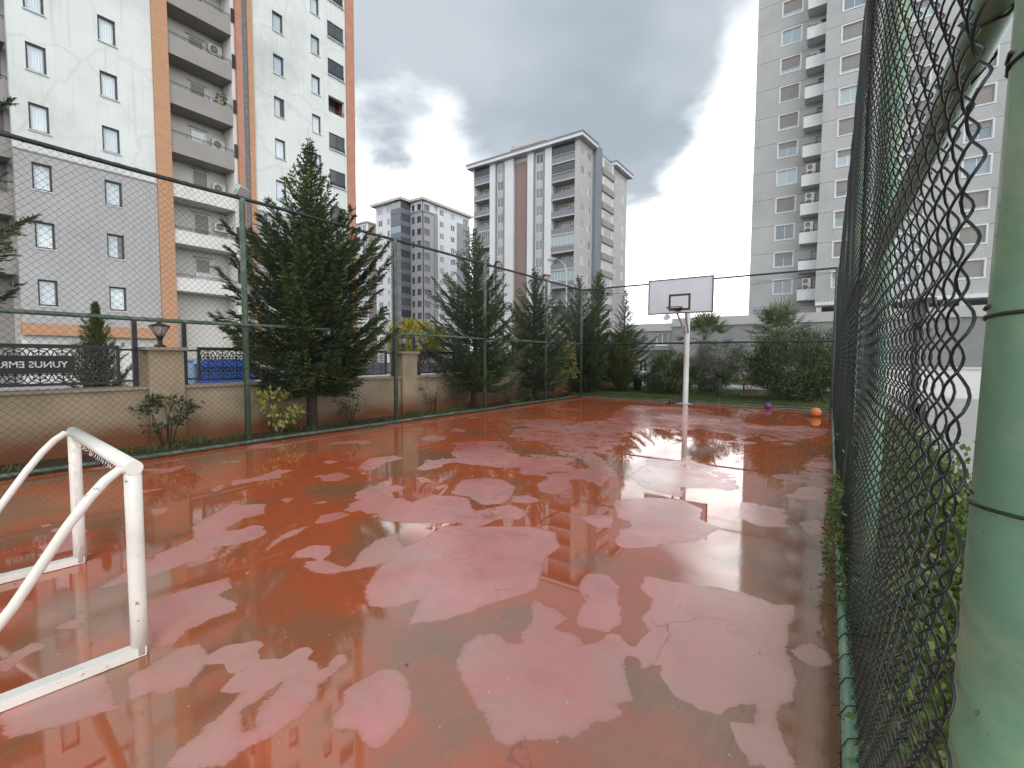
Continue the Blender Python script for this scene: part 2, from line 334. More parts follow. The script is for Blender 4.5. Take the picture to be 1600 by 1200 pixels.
# ------------------------------------------------------------------ court surface
DRY=[[(-1.5,1.64),(-1.55,1.8),(-1.54,1.9),(-1.46,1.97),(-1.37,1.92),(-1.31,1.97),(-1.37,2),(-1.39,2.17),(-1.48,2.3),(-1.49,2.38),(-1.34,2.36),(-1.23,2.31),(-1.23,2.19),(-1.14,2.21),(-1.06,2.17),(-1.04,2.08),(-0.99,2.18),(-0.91,2.21),(-0.83,2.17),(-0.77,2.07),(-0.71,1.97),(-0.68,1.9),(-0.74,1.84),(-0.72,1.84),(-0.68,1.81),(-0.7,1.75),(-0.78,1.69),(-0.79,1.61),(-0.81,1.57),(-0.85,1.56),(-0.88,1.51),(-0.96,1.44),(-0.98,1.4),(-1.03,1.38),(-1.1,1.41),(-1.17,1.46),(-1.28,1.51),(-1.38,1.55)],
[(-1.39,2.9),(-1.27,2.97),(-1.14,2.84),(-1.03,2.62),(-0.96,2.44),(-0.98,2.33),(-1.09,2.29),(-1.15,2.28),(-1.19,2.37),(-1.24,2.54),(-1.34,2.66)],
[(-1.06,3.12),(-0.87,3.12),(-0.72,3.15),(-0.58,3.21),(-0.43,3.23),(-0.26,3.2),(-0.14,3.29),(-0.15,3.08),(-0.18,2.7),(-0.1,2.46),(-0.11,2.29),(-0.15,2.18),(-0.1,2.05),(-0.06,1.95),(-0.23,1.83),(-0.22,1.98),(-0.24,2.19),(-0.37,2.12),(-0.45,2.1),(-0.52,2.25),(-0.67,2.31),(-0.66,2.43),(-0.7,2.53),(-0.8,2.47),(-0.88,2.56),(-0.87,2.7),(-0.91,2.81),(-1,2.9)],
[(-0.14,2.73),(-0.06,2.86),(0.02,2.81),(0.03,2.71),(-0.04,2.63),(-0.09,2.66)],
[(-1.75,1.26),(-1.75,1.34),(-1.74,1.42),(-1.67,1.44),(-1.58,1.41),(-1.45,1.32),(-1.4,1.23),(-1.38,1.14),(-1.39,1.08),(-1.47,1.08),(-1.53,1.1),(-1.62,1.05),(-1.67,1.1),(-1.69,1.16),(-1.75,1.23)],
[(-2.14,1.2),(-2.07,1.28),(-1.98,1.24),(-2.03,1.34),(-1.99,1.38),(-1.93,1.35),(-1.91,1.25),(-1.89,1.16),(-1.86,1.15),(-1.8,1.07),(-1.77,0.97),(-1.78,0.88),(-1.79,0.79),(-1.77,0.73),(-1.96,0.59),(-2,0.65),(-2.01,0.73),(-2.1,0.86),(-2.15,0.96),(-2.13,1.08),(-2.08,1.07),(-2.01,0.99),(-2.01,0.9),(-1.89,0.85),(-1.88,0.87),(-1.97,0.91),(-2,0.98),(-2.04,1.06)],
[(-2.65,0.68),(-2.69,0.78),(-2.74,0.9),(-2.68,0.99),(-2.51,0.98),(-2.42,0.91),(-2.37,0.82),(-2.39,0.77),(-2.39,0.74),(-2.47,0.7),(-2.47,0.63)],
[(-3.37,0.97),(-3.4,1.13),(-3.38,1.26),(-3.33,1.41),(-3.17,1.37),(-3.14,1.27),(-2.95,1.3),(-2.86,1.24),(-2.88,1.13),(-2.86,1),(-2.76,0.89),(-2.84,0.83)],
[(-3.27,1.83),(-3.37,2.03),(-3.26,2.11),(-3.12,2.04),(-3.17,1.95)],
[(-3.1,1.8),(-3.09,1.94),(-3,1.98),(-2.8,1.98),(-2.78,1.85),(-2.95,1.78)],
[(-2.74,2.4),(-2.82,3),(-2.55,3.15),(-2.22,3.43),(-1.93,3.43),(-1.76,3.17),(-1.76,2.98),(-1.66,2.77),(-1.57,2.54),(-1.58,2.41),(-1.7,2.1),(-1.78,1.91),(-1.93,1.73),(-2.07,1.94),(-2.13,1.8),(-2.27,1.74),(-2.43,1.82),(-2.65,2.13)],
[(-3.94,3.14),(-3.75,3.33),(-3.55,3.22),(-3.59,3.6),(-3.35,3.72),(-3.14,3.72),(-2.81,3.39),(-2.78,3.09),(-3.08,2.88),(-3.36,2.75),(-3.52,2.8)],
[(-3.16,1.84),(-3.06,1.97),(-2.81,1.96),(-2.96,2.19),(-3.06,2.41),(-3.03,2.63),(-2.74,2.41),(-2.63,2.22),(-2.67,2.1),(-2.77,1.93),(-2.83,1.82),(-2.96,1.78)],
[(-3.3,1.84),(-3.36,2.02),(-3.26,2.12),(-3.13,2.05),(-3.19,1.9)],
[(-3.73,4.24),(-3.57,4.5),(-3.31,4.55),(-3.01,4.38),(-2.84,4.04),(-2.78,3.78),(-2.93,3.62),(-3.22,3.77),(-3.47,3.74)],
[(-2.82,3.52),(-2.75,3.75),(-2.41,3.68),(-2.38,3.5),(-2.6,3.38)],
[(-2.88,4.59),(-2.92,5.05),(-2.77,5.16),(-2.48,4.76),(-2.48,4.41),(-2.68,4.38)],
[(-2.86,4.08),(-2.74,4.22),(-2.51,4.12),(-2.56,3.94),(-2.74,3.9)],
[(-4.2,3.45),(-4.22,3.64),(-4.03,3.63),(-3.95,3.47),(-4.04,3.38)],
[(-5.29,3.31),(-5.27,3.59),(-4.94,3.57),(-4.89,3.33),(-5.03,3.22)],
[(-6.01,3.78),(-6.01,3.94),(-5.83,3.98),(-5.77,3.78)],
[(-5.27,3.88),(-5.63,4.36),(-5.51,4.76),(-5.22,4.66),(-5.21,4.37),(-5.03,3.97),(-5.08,3.85)],
[(-4.58,4.3),(-4.89,4.81),(-4.55,4.86),(-4.4,4.6),(-4.44,4.32)],
[(-3.82,2.34),(-3.98,2.5),(-3.91,2.68),(-3.75,2.67),(-3.73,2.48),(-3.77,2.34)],
[(-3.57,1.75),(-3.72,1.91),(-3.82,2.12),(-3.8,2.29),(-3.67,2.1),(-3.67,1.98),(-3.52,1.76)],
[(-4.74,2.5),(-4.77,2.63),(-4.65,2.64),(-4.55,2.51)],
[(-4.57,1.65),(-4.74,1.83),(-5.01,2.16),(-4.71,2.37),(-4.42,2.22),(-4.45,2.04),(-4.29,1.79),(-4,1.74),(-4.01,1.55),(-3.86,1.6),(-3.77,1.45),(-3.77,1.36)],
[(-5.38,5.98),(-5.26,6.5),(-4.78,6.71),(-4.43,6.15),(-3.99,6),(-3.54,6.11),(-3.24,6.33),(-2.82,5.51),(-3.06,5.17),(-3.45,5.3),(-3.67,5.05),(-4.02,4.97),(-4.36,4.9),(-4.89,5.33)],
[(-6.45,9.06),(-6.08,9.9),(-4.96,9.67),(-3.41,6.66),(-3.76,6.65),(-4.16,7.02),(-4.74,6.89),(-5.36,7.62),(-4.55,7.86),(-5.44,8.36)],
[(-6.31,6.03),(-6.39,6.41),(-5.98,6.44),(-5.77,6.03),(-6.01,5.85)],
[(-7.1,5.04),(-7.09,5.23),(-6.81,5.25),(-6.87,5.07)],
[(-4.25,3.97),(-4.24,4.08),(-3.96,4.01),(-4.02,3.83)],
[(-3.77,3.82),(-3.78,3.99),(-3.68,3.95),(-3.66,3.78)],
[(-4.83,9.97),(-5.49,14.37),(-4.12,14.63),(-2.35,14.58),(-1.87,12.21),(-2.43,10.55),(-2.49,8.88),(-3.01,8.77),(-2.99,7.48),(-3.11,6.74),(-2.36,5.78),(-2.23,5.01),(-2.66,5.17),(-2.88,5.13),(-2.8,5.75),(-3.07,6.21),(-3.54,6.23),(-3.9,6.8),(-4.72,6.93),(-5.51,7.86)],
[(-2.04,4.94),(-2.24,6.64),(-1.8,7.33),(-1.15,6.96),(-0.92,5.86),(-0.95,5.08),(-1.1,4.89),(-0.97,5.23),(-0.98,5.61),(-1.18,5.72),(-1.39,5.41),(-1.38,5.13),(-1.79,5.12)],
[(-1.89,4.57),(-1.56,4.99),(-1.3,5),(-1.05,4.84),(-1.01,4.5),(-0.81,4.39),(-0.88,3.93),(-1.21,3.64),(-1.54,3.79),(-1.35,3.99),(-1.68,4.09)],
[(-1.96,3.89),(-1.85,4.11),(-1.68,4.09),(-1.59,3.82),(-1.67,3.73),(-1.83,3.77)],
[(-0.81,5.35),(-0.41,5.31),(-0.3,4.76),(-0.51,4.66),(-0.72,4.78)],
[(-0.26,4.91),(-0.09,5.24),(-0.04,4.88),(-0.13,4.58)],
[(-0.4,7.52),(-0.14,8.74),(-0.03,8.1),(-0.02,5.93),(-0.25,5.76),(-0.45,5.8),(-0.23,6.58)],
[(-0.87,9.54),(-0.63,9.85),(-0.62,9.24),(-0.8,9.11)],
[(-2.46,9.82),(-2.44,12.76),(-1.37,11.74),(-0.6,12.31),(-0.12,11.57),(-0.47,9.84),(-1.21,10.43),(-1.39,9.15),(-1.91,9.3)],
[(-3.87,0.87),(-4.09,1.11),(-4.21,1.38),(-4.37,1.86),(-4.02,1.72),(-3.84,1.4),(-3.76,1.13),(-3.79,1.02),(-3.82,0.86)],
[(-5.46,1.62),(-5.38,1.78),(-5.19,1.67),(-5.21,1.56)],
[(-3.49,0.54),(-3.53,0.64),(-3.49,0.74),(-3.35,0.67),(-3.43,0.58)],
[(-3.31,0.36),(-3.41,0.5),(-3.29,0.53),(-3.27,0.44),(-3.16,0.34)],
[(-2.9,0.31),(-2.95,0.44),(-2.77,0.62),(-2.46,0.59),(-2.53,0.41),(-2.61,0.27)],
[(-3.22,0.94),(-3.18,1.15),(-3.04,1.29),(-2.91,1.3),(-2.9,1.13),(-2.84,0.94),(-2.84,0.83)]]
WET=[[(-2.32,5.29),(-2.34,5.87),(-1.77,5.19),(-1.38,5.07),(-1.36,5.33),(-1.17,5.67),(-0.98,5.61),(-0.96,5.25),(-1.04,4.85),(-1.3,5),(-1.64,4.89),(-1.89,4.57)],
[(-1.41,3.2),(-1.43,3.53),(-1.22,3.61),(-0.87,3.89),(-0.78,4.34),(-0.98,4.6),(-0.82,5.35),(-0.61,4.02),(-0.57,3.51),(-0.79,3.24),(-1.14,3.03)],
[(-1,6.65),(-0.56,6.83),(-0.26,6.68),(-0.38,6.25),(-0.89,6.1)],
[(-1.3,9.48),(-1.14,9.88),(-0.63,9),(-0.31,8.42),(-0.49,7.77),(-0.87,7.65),(-1.12,8.01)],
[(-8.46,12.06),(-8.14,14.14),(-7.76,15.49),(-6.2,14.69),(-5.49,14.37),(-4.83,11.47),(-4.47,10.47),(-5.06,9.79),(-5.95,9.83),(-6.35,9.05)],
[(-3.22,8.05),(-3.41,8.94),(-3.23,9.94),(-2.7,9.64),(-2.39,10.39),(-1.57,9.85),(-1.24,8.12),(-1.73,8.42),(-2.2,8.81),(-2.14,7.66),(-2.47,7.22),(-2.66,7.28),(-2.88,7.56)],
[(-1.82,7.31),(-1.43,7.59),(-1.08,7.01),(-1.01,6.5),(-1.27,6.73),(-1.59,6.96)],
[(-4.66,6.72),(-4.45,7.14),(-3.79,6.66),(-3.56,6.21),(-3.93,5.94),(-4.27,6.09)],
[(-3.31,13.84),(-2.87,15.61),(-2.2,14.7),(-2.18,12.96),(-2.71,13.09)],
[(-1.63,13.92),(-0.72,14.61),(-0.56,13.2),(-1.32,12.41)]]
XL, YB, FH, FM = -8.146, 16.237, 4.094, 2.021      # fence lines and rail heights
def sdf(P, polys):
    out = np.full(len(P), -9.0)
    for pl in polys:
        A = np.array(pl); B = np.roll(A, -1, 0)
        lo, hi = A.min(0)-0.5, A.max(0)+0.5
        idx = np.where((P[:,0] > lo[0]) & (P[:,0] < hi[0]) & (P[:,1] > lo[1]) & (P[:,1] < hi[1]))[0]
        if not len(idx): continue
        Q = P[idx]; d = np.full(len(Q), 9.0); ins = np.zeros(len(Q), bool)
        for a, b in zip(A, B):
            e = b-a; w = Q-a; t = np.clip((w@e)/max(e@e, 1e-9), 0, 1)
            d = np.minimum(d, np.hypot(*(w - t[:,None]*e).T))
            with np.errstate(divide='ignore', invalid='ignore'):
                c = ((a[1] > Q[:,1]) != (b[1] > Q[:,1])) & (Q[:,0] < (b[0]-a[0])*(Q[:,1]-a[1])/((b[1]-a[1]) if b[1] != a[1] else 1e-9)+a[0])
            ins ^= c
        out[idx] = np.maximum(out[idx], np.where(ins, d, -d))
    return out
def court_mat():
    m, nt, b = new_mat('wet_court'); N = nt.nodes.new; L = nt.links.new
    tc = N('ShaderNodeTexCoord'); pos = tc.outputs['Object']
    def noise(scale, detail=6, rough=0.55, st=None, dist=0.0, off=None):
        v = pos
        if st or off:
            mp = N('ShaderNodeMapping'); L(pos, mp.inputs[0]); v = mp.outputs[0]
            if st: mp.inputs['Scale'].default_value = st
            if off: mp.inputs['Location'].default_value = off
        n = N('ShaderNodeTexNoise'); n.inputs['Scale'].default_value = scale; n.inputs['Detail'].default_value = detail; n.inputs['Roughness'].default_value = rough; n.inputs['Distortion'].default_value = dist
        L(v, n.inputs['Vector']); return n.outputs[0]
    def mth(op, a, c=None, d=None, clamp=False):
        q = N('ShaderNodeMath'); q.operation = op; q.use_clamp = clamp
        for i, v in enumerate((a, c, d)):
            if v is None: continue
            if isinstance(v, (int, float)): q.inputs[i].default_value = v
            else: L(v, q.inputs[i])
        return q.outputs[0]
    def rng(v, a, c, t0=0.0, t1=1.0, smooth=True):
        q = N('ShaderNodeMapRange'); q.interpolation_type = 'SMOOTHSTEP' if smooth else 'LINEAR'; L(v, q.inputs[0])
        for i, x in enumerate((a, c, t0, t1)): q.inputs[i+1].default_value = x
        return q.outputs[0]
    def mix(f, A, B):
        q = N('ShaderNodeMix'); q.data_type = 'RGBA'
        if isinstance(f, (int, float)): q.inputs['Factor'].default_value = f
        else: L(f, q.inputs['Factor'])
        for k, v in (('A', A), ('B', B)):
            if isinstance(v, tuple): q.inputs[k].default_value = (*v, 1)
            else: L(v, q.inputs[k])
        return q.outputs['Result']
    at_ = N('ShaderNodeAttribute'); at_.attribute_name = 'dry'
    d = at_.outputs['Fac']
    n1 = mth('SUBTRACT', noise(2.6, 4, 0.5, dist=0.25), 0.5); n2 = mth('SUBTRACT', noise(14, 4, 0.5), 0.5)
    sx = N('ShaderNodeSeparateXYZ'); L(pos, sx.inputs[0])
    amp = rng(sx.outputs[1], 3.0, 9.0, 0.10, 0.42)
    fld = mth('ADD', d, mth('ADD', mth('MULTIPLY', n1, amp), mth('ADD', mth('MULTIPLY', n2, 0.022), mth('MULTIPLY', mth('SUBTRACT', noise(30, 6, 0.65), 0.5), 0.045))))
    # thin rivulets running through the farther, drying half
    rv = mth('ABSOLUTE', mth('SUBTRACT', noise(1.5, 6, 0.55, off=(8.2, 0.6, 0), st=(0.8, 1.5, 1), dist=0.8), 0.5))
    fld = mth('SUBTRACT', fld, mth('MULTIPLY', rng(rv, 0.028, 0.004), rng(sx.outputs[1], 4.5, 9.0, 0.0, 0.9)))
    # a few islands and tongues of their own in the standing water
    isl = rng(noise(1.35, 3, 0.45, off=(3.1, 7.7, 0), st=(1, 0.75, 1)), 0.60, 0.66, 0, 0.35)
    fld = mth('ADD', fld, mth('SUBTRACT', isl, 0.0))
    dry = rng(fld, -0.004, 0.012)
    rim = mth('MULTIPLY', rng(fld, -0.03, 0.0), rng(fld, 0.05, 0.012))
    # silt: brown mud settled in the puddles and along the right edge
    edge = mth('MULTIPLY', rng(mth('ADD', sx.outputs[0], mth('MULTIPLY', n1, 1.3)), -1.15, -0.15), rng(sx.outputs[1], 11.0, 5.0))
    silt = mth('MAXIMUM', rng(noise(0.75, 7, 0.6, off=(9.3, 1.2, 0)), 0.48, 0.64, 0, 0.85), mth('MULTIPLY', edge, 0.9))
    silt = mth('MAXIMUM', silt, mth('MULTIPLY', rng(noise(1.3, 6, 0.6, off=(4.4, 8.1, 0)), 0.42, 0.60, 0, 0.8), rng(sx.outputs[1], 2.6, 1.0)))
    streak = noise(9, 5, 0.65, st=(6.0, 0.55, 1))
    streak2 = noise(5, 5, 0.65, st=(0.7, 3.2, 1), dist=0.6)
    wet_c = mix(noise(0.9, 5, 0.55), (0.46,0.080,0.019), (0.35,0.085,0.033))
    wet_c = mix(rng(noise(5, 6, 0.6), 0.45, 0.75, 0, 0.35), wet_c, (0.52,0.11,0.036))
    silt_c = mix(streak, (0.12,0.062,0.032), (0.28,0.155,0.085))
    wet_c = mix(silt, wet_c, silt_c)
    var = mth('ADD', rng(noise(0.55, 5, 0.6, off=(2, 5, 0)), 0.36, 0.62, 0, 0.65), rng(sx.outputs[0], -6.5, -2.0, 0.0, 0.5), None, True)  # random tone, plus left-to-right paling that paints in part of the sky reflection
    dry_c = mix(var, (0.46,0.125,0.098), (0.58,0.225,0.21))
    dry_c = mix(rng(noise(3.2, 8, 0.68, off=(6, 2, 0)), 0.42, 0.70, 0, 0.55), dry_c, (0.36,0.125,0.10))
    dry_c = mix(rng(streak2, 0.44, 0.74, 0, 0.55), dry_c, (0.47,0.245,0.22))
    dry_c = mix(mth('MULTIPLY', silt, 0.65), dry_c, (0.38,0.26,0.21))
    dry_c = mix(rng(noise(40, 3, 0.6), 0.62, 0.78, 0, 0.35), dry_c, (0.22,0.08,0.07))
    dry_c = mix(mth('MULTIPLY', rng(fld, 0.045, 0.0), 0.25), dry_c, wet_c)
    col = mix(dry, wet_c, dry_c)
    col = mix(rng(noise(150, 3, 0.6), 0.40, 0.75, 0, 0.16), col, mix(0.5, col, (0.75,0.60,0.55)))
    # fine hairline cracks in the coating
    vor = N('ShaderNodeTexVoronoi'); vor.feature = 'DISTANCE_TO_EDGE'; vor.inputs['Scale'].default_value = 0.55
    wv = N('ShaderNodeMapping'); L(pos, wv.inputs[0]); nn = N('ShaderNodeTexNoise'); nn.inputs['Scale'].default_value = 2.2; nn.inputs['Detail'].default_value = 5; L(pos, nn.inputs['Vector'])
    va = N('ShaderNodeVectorMath'); va.operation = 'ADD'; L(wv.outputs[0], va.inputs[0]); L(nn.outputs[1], va.inputs[1]); L(va.outputs[0], vor.inputs['Vector'])
    crack = mth('MULTIPLY', rng(vor.outputs[0], 0.006, 0.0025), rng(noise(0.8, 3, 0.5, off=(1, 1, 0)), 0.48, 0.6))
    col = mix(mth('MULTIPLY', crack, 0.55), col, (0.12,0.04,0.03))
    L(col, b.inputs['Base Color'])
    film = rng(noise(0.55, 4, 0.5, off=(5, 9, 0)), 0.40, 0.62, 0.0, 0.15)
    film = mth('ADD', film, rng(sx.outputs[1], 2.0, 6.5, 0.30, 0.07))
    rough_dry = mth('ADD', film, mth('MULTIPLY', mth('SUBTRACT', streak2, 0.5), 0.25))
    rough_wet = mth('ADD', 0.018, mth('MULTIPLY', silt, 0.05))
    mr = N('ShaderNodeMix'); mr.data_type = 'FLOAT'; L(dry, mr.inputs['Factor']); L(rough_wet, mr.inputs[2]); L(rough_dry, mr.inputs[3])
    L(mr.outputs[0], b.inputs['Roughness']); mi = N('ShaderNodeMix'); mi.data_type = 'FLOAT'; L(dry, mi.inputs['Factor']); mi.inputs[2].default_value = 2.0; mi.inputs[3].default_value = 1.9; L(mi.outputs[0], b.inputs['IOR']); b.inputs['Specular IOR Level'].default_value = 0.5
    bh = mth('ADD', mth('MULTIPLY', dry, mth('MULTIPLY', noise(70, 5, 0.65), 0.6)), mth('MULTIPLY', dry, 0.06))
    bh = mth('ADD', bh, mth('MULTIPLY', noise(1.6, 2, 0.4), 0.10))
    bh = mth('ADD', bh, mth('MULTIPLY', mth('MULTIPLY', silt, streak), 0.12))
    bp = N('ShaderNodeBump'); bp.inputs['Strength'].default_value = 0.35; bp.inputs['Distance'].default_value = 0.004; L(bh, bp.inputs['Height']); L(bp.outputs[0], b.inputs['Normal'])
    return m
def grid_mesh(name, xs, ys, zf, mat):
    X, Y = np.meshgrid(xs, ys); Z = zf(X, Y)
    V = np.stack([X.ravel(), Y.ravel(), Z.ravel()], 1)
    nx, ny = len(xs), len(ys); i = np.arange(nx-1)[None,:] + np.arange(ny-1)[:,None]*nx; i = i.ravel()
    return np_mesh(name, V, np.stack([i, i+1, i+1+nx, i+nx], 1), mat, True), V
xs = np.linspace(XL-0.06, 0.06, 276); ys = np.concatenate([np.linspace(-5, 0, 60)[:-1], np.linspace(0, 7, 250)[:-1], np.linspace(7, YB-0.02, 230)])
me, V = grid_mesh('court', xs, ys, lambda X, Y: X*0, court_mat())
a = me.attributes.new('dry', 'FLOAT', 'POINT')
s = np.minimum(sdf(V[:, :2], DRY), -sdf(V[:, :2], WET)); s = np.clip(s, -0.30, 0.5)
a.data.foreach_set('value', s.astype(np.float32))
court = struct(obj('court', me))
# ------------------------------------------------------------------ ground, streets, lawn
struct(MB().quad((-700,-500,-0.12),(700,-500,-0.12),(700,900,-0.12),(-700,900,-0.12)).build('ground', M['asphalt']))
struct(MB().box(-9.19, XL-0.06, -6, YB+3, -0.1, 0.012).build('planting_bed', M['soil']))
struct(MB().box(-11.6, -9.62, -8, 40, -0.1, 0.03).build('street_pavement', M['paving']))
struct(MB().box(-33.2, -26.5, -20, 60, -0.1, 0.02).build('forecourt', M['paving']))
me, _ = grid_mesh('lawn', np.linspace(-24, 0.2, 60), np.linspace(YB+0.14, 25, 40), lambda X, Y: 0.03 + 0.03*np.sin(X*1.3)*np.sin(Y*0.9), M['lawn'])
struct(obj('lawn', me))
struct(MB().box(-24, 12, 25.0, 28.5, -0.1, 0.04).build('garden_path', M['paving']))
struct(MB().box(-24, 30, 28.5, 37.8, -0.1, 0.05).build('far_lawn', M['lawn']))
struct(MB().box(0.061, 1.25, -5, YB, -0.1, -0.012).build('mulch_strip', M['mulch']))
struct(MB().box(1.25, 1.37, -5, 24.9, -0.1, 0.07).build('kerb', M['concrete']))
struct(MB().box(1.37, 26, -5, 24.9, -0.1, -0.01).build('parking_pavement', M['paving']))
struct(MB().box(XL-0.05, -0.12, YB-0.018, YB+0.139, -0.1, 0.035).build('court_kerb', M['concrete']))

# grass blades on the lawn just behind the fence
def blades(name, n, xr, yr, h0, h1, mat, w=0.006):
    x = RNG.uniform(*xr, n); y = RNG.uniform(*yr, n); h = RNG.uniform(h0, h1, n); a = RNG.uniform(0, 2*PI, n); l = RNG.uniform(0.1, 0.5, n)*h; b = RNG.uniform(0, 2*PI, n)
    z = 0.03 + 0.03*np.sin(x*1.3)*np.sin(y*0.9)
    p = np.stack([x, y, z-0.005], 1); d = np.stack([np.cos(a), np.sin(a), 0*a], 1)*w
    t = p + np.stack([np.cos(b)*l, np.sin(b)*l, h], 1)
    V = np.stack([p-d, p+d, t], 1).reshape(-1, 3)
    return np_mesh(name, V, np.arange(len(V)).reshape(-1, 3), mat)
g = obj('lawn_grass', blades('lawn_grass', 60000, (-11, 0.1), (YB+0.16, 23), 0.03, 0.08, M['grass']))
tag(g, 'short green lawn grass behind the back court fence', 'grass', kind='stuff')

# ------------------------------------------------------------------ chain-link fences
def chain_mesh(name, A, B, z0, z1, mat, pitch=0.10, r=0.0024, sides=3, depth=0.004, sub=1, sag=0.0, both=True):
    A = np.array(A, float); B = np.array(B, float); Lh = np.hypot(*(B-A)); t = (B-A)/Lh; n = np.array([t[1], -t[0]])
    hp = pitch/2; nw = int(Lh/hp); nz = int((z1-z0)/hp)
    k = np.arange(nw)[:, None]
    if sub == 1:
        j = np.arange(nz+1)[None, :]; u = (k + ((j+k) % 2))*hp; w = depth*np.where((j+k) % 2 == 0, 1, -1)*np.ones_like(u); zz = z0 + j*hp + 0*u
    else:
        s_ = np.arange(nz*sub+1)[None, :]/sub; ph = (s_ + k) % 2.0
        tri = np.where(ph < 1, ph, 2-ph); tri = np.clip((tri-0.5)*1.14, -0.5, 0.5)+0.5
        u = (k + tri)*hp; u = u + np.where(tri > 0.5, 1, -1)*0.0006
        w = depth*np.sin(PI*(ph+0.0)); zz = z0 + s_*hp + 0*u
    u = u + 0.006*np.sin(zz*2.1 + k*0.37); w = w + sag*np.sin(PI*(zz-z0)/(z1-z0)*2.0)*np.sin(u*1.1) + 0.004*np.sin(u*5.0+zz*3)
    P = np.stack([A[0]+t[0]*u+n[0]*w, A[1]+t[1]*u+n[1]*w, zz], -1)       # wires x pts x 3
    m = P.shape[1]
    T = np.gradient(P, axis=1); T /= np.linalg.norm(T, axis=-1, keepdims=True)
    n3 = np.array([n[0], n[1], 0.0]); a = np.cross(T, n3); a /= np.linalg.norm(a, axis=-1, keepdims=True); b = np.cross(a, T)
    rings = [P + r*(math.cos(2*PI*q/sides+0.5)*a + math.sin(2*PI*q/sides+0.5)*b) for q in range(sides)]
    V = np.stack(rings, 2)                                              # wires x pts x sides x 3
    idx = np.arange(nw*m*sides).reshape(nw, m, sides)
    f = np.stack([idx[:, :-1, :], np.roll(idx, -1, 2)[:, :-1, :], np.roll(idx, -1, 2)[:, 1:, :], idx[:, 1:, :]], -1).reshape(-1, 4)
    return np_mesh(name, V.reshape(-1, 3), f, mat, True)
def ties(mb, p, axis, r, n=1.6, wr=0.0025):
    # wire wound round a pipe
    p = Vector(p); ax = Vector(axis).normalized(); a = ax.orthogonal().normalized(); b = ax.cross(a)
    pts = [p + a*(r*math.cos(t)) + b*(r*math.sin(t)) + ax*(0.012*t/6.28) for t in np.linspace(0, 2*PI*n, int(14*n))]
    mb.tube(pts, wr, 5)
def wrap_rail(mb, A, B, r, step=0.10, wr=0.003):
    A = Vector(A); B = Vector(B); L_ = (B-A).length; d = (B-A)/L_
    a = d.orthogonal().normalized(); b = d.cross(a); n = int(L_/step)
    pts = [A + d*(L_*i/(n*6)) + a*(math.cos(2*PI*i/6)*r) + b*(math.sin(2*PI*i/6)*r) for i in range(n*6+1)]
    mb.tube(pts, wr, 3)
PR = 0.048
def post_mesh(H): 
    return MB().lathe([(PR, -0.05), (PR, H-0.004), (PR*0.8, H+0.012), (PR*0.3, H+0.018)], sides=14).mesh('post', M['green_rail'], True)
# left run
left = thing('chain_link_fence', 'tall green chain-link fence run along the left side, in front of beige wall', 'fence', (XL, 5.6, 0))
pm = post_mesh(FH)
for y in (-2.6, 0.62, 3.83, 7.05, 10.26, 13.59):
    at(obj('post', pm, left), (XL, y, 0))
mb = MB()
for z, nm in ((0.055, 'bottom_rail'), (FM, 'middle_rail'), (FH, 'top_rail')):
    MB().tube([(XL+0.045*(z<4), y, z+0.006*math.sin(y*1.7)) for y in np.linspace(-2.6, YB-0.05, 24)], 0.030, 10).build(nm, M['green_dark' if z > 3 else 'green_rail'], left, True)
    wrap_rail(mb, (XL+0.045*(z<4), -2.6, z), (XL+0.045*(z<4), YB-0.1, z), 0.0335, 0.2)
mb.build('binding_wire', M['wire'], left, True)['kind'] = 'stuff'
w = obj('wire_mesh', chain_mesh('wire_mesh', (XL+0.085, -2.6), (XL+0.085, YB-0.05), 0.04, FH, M['wire'], pitch=0.09, r=0.0027, sag=0.012), left); w['kind'] = 'stuff'
# back run
XR0 = -0.12
back = thing('chain_link_fence', 'tall green chain-link fence run behind the basketball hoop', 'fence', (-4.2, YB, 0))
for x in (XL, XR0): at(obj('post', pm, back), (x, YB, 0))
mb = MB()
for z, nm in ((0.055, 'bottom_rail'), (FM, 'middle_rail'), (FH, 'top_rail')):
    MB().tube([(x, YB-0.045*(z<4), z) for x in np.linspace(XL, XR0, 10)], 0.028, 10).build(nm, M['green_dark' if z > 1 else 'green_rail'], back, True)
    wrap_rail(mb, (XL, YB-0.045*(z<4), z), (XR0, YB-0.045*(z<4), z), 0.031, 0.2)
mb.build('binding_wire', M['wire'], back, True)['kind'] = 'stuff'
MB().tube([(x, YB, FH-0.12-0.22*math.sin(PI*(x-XL)/(XR0-XL))) for x in np.linspace(XL, XR0, 16)], 0.006, 5).build('slack_cable', M['black_paint'], back, True)
w = obj('wire_mesh', chain_mesh('wire_mesh', (XL, YB-0.075), (XR0, YB-0.075), 0.04, FH, M['wire'], pitch=0.09, r=0.0031, sag=0.01), back); w['kind'] = 'stuff'
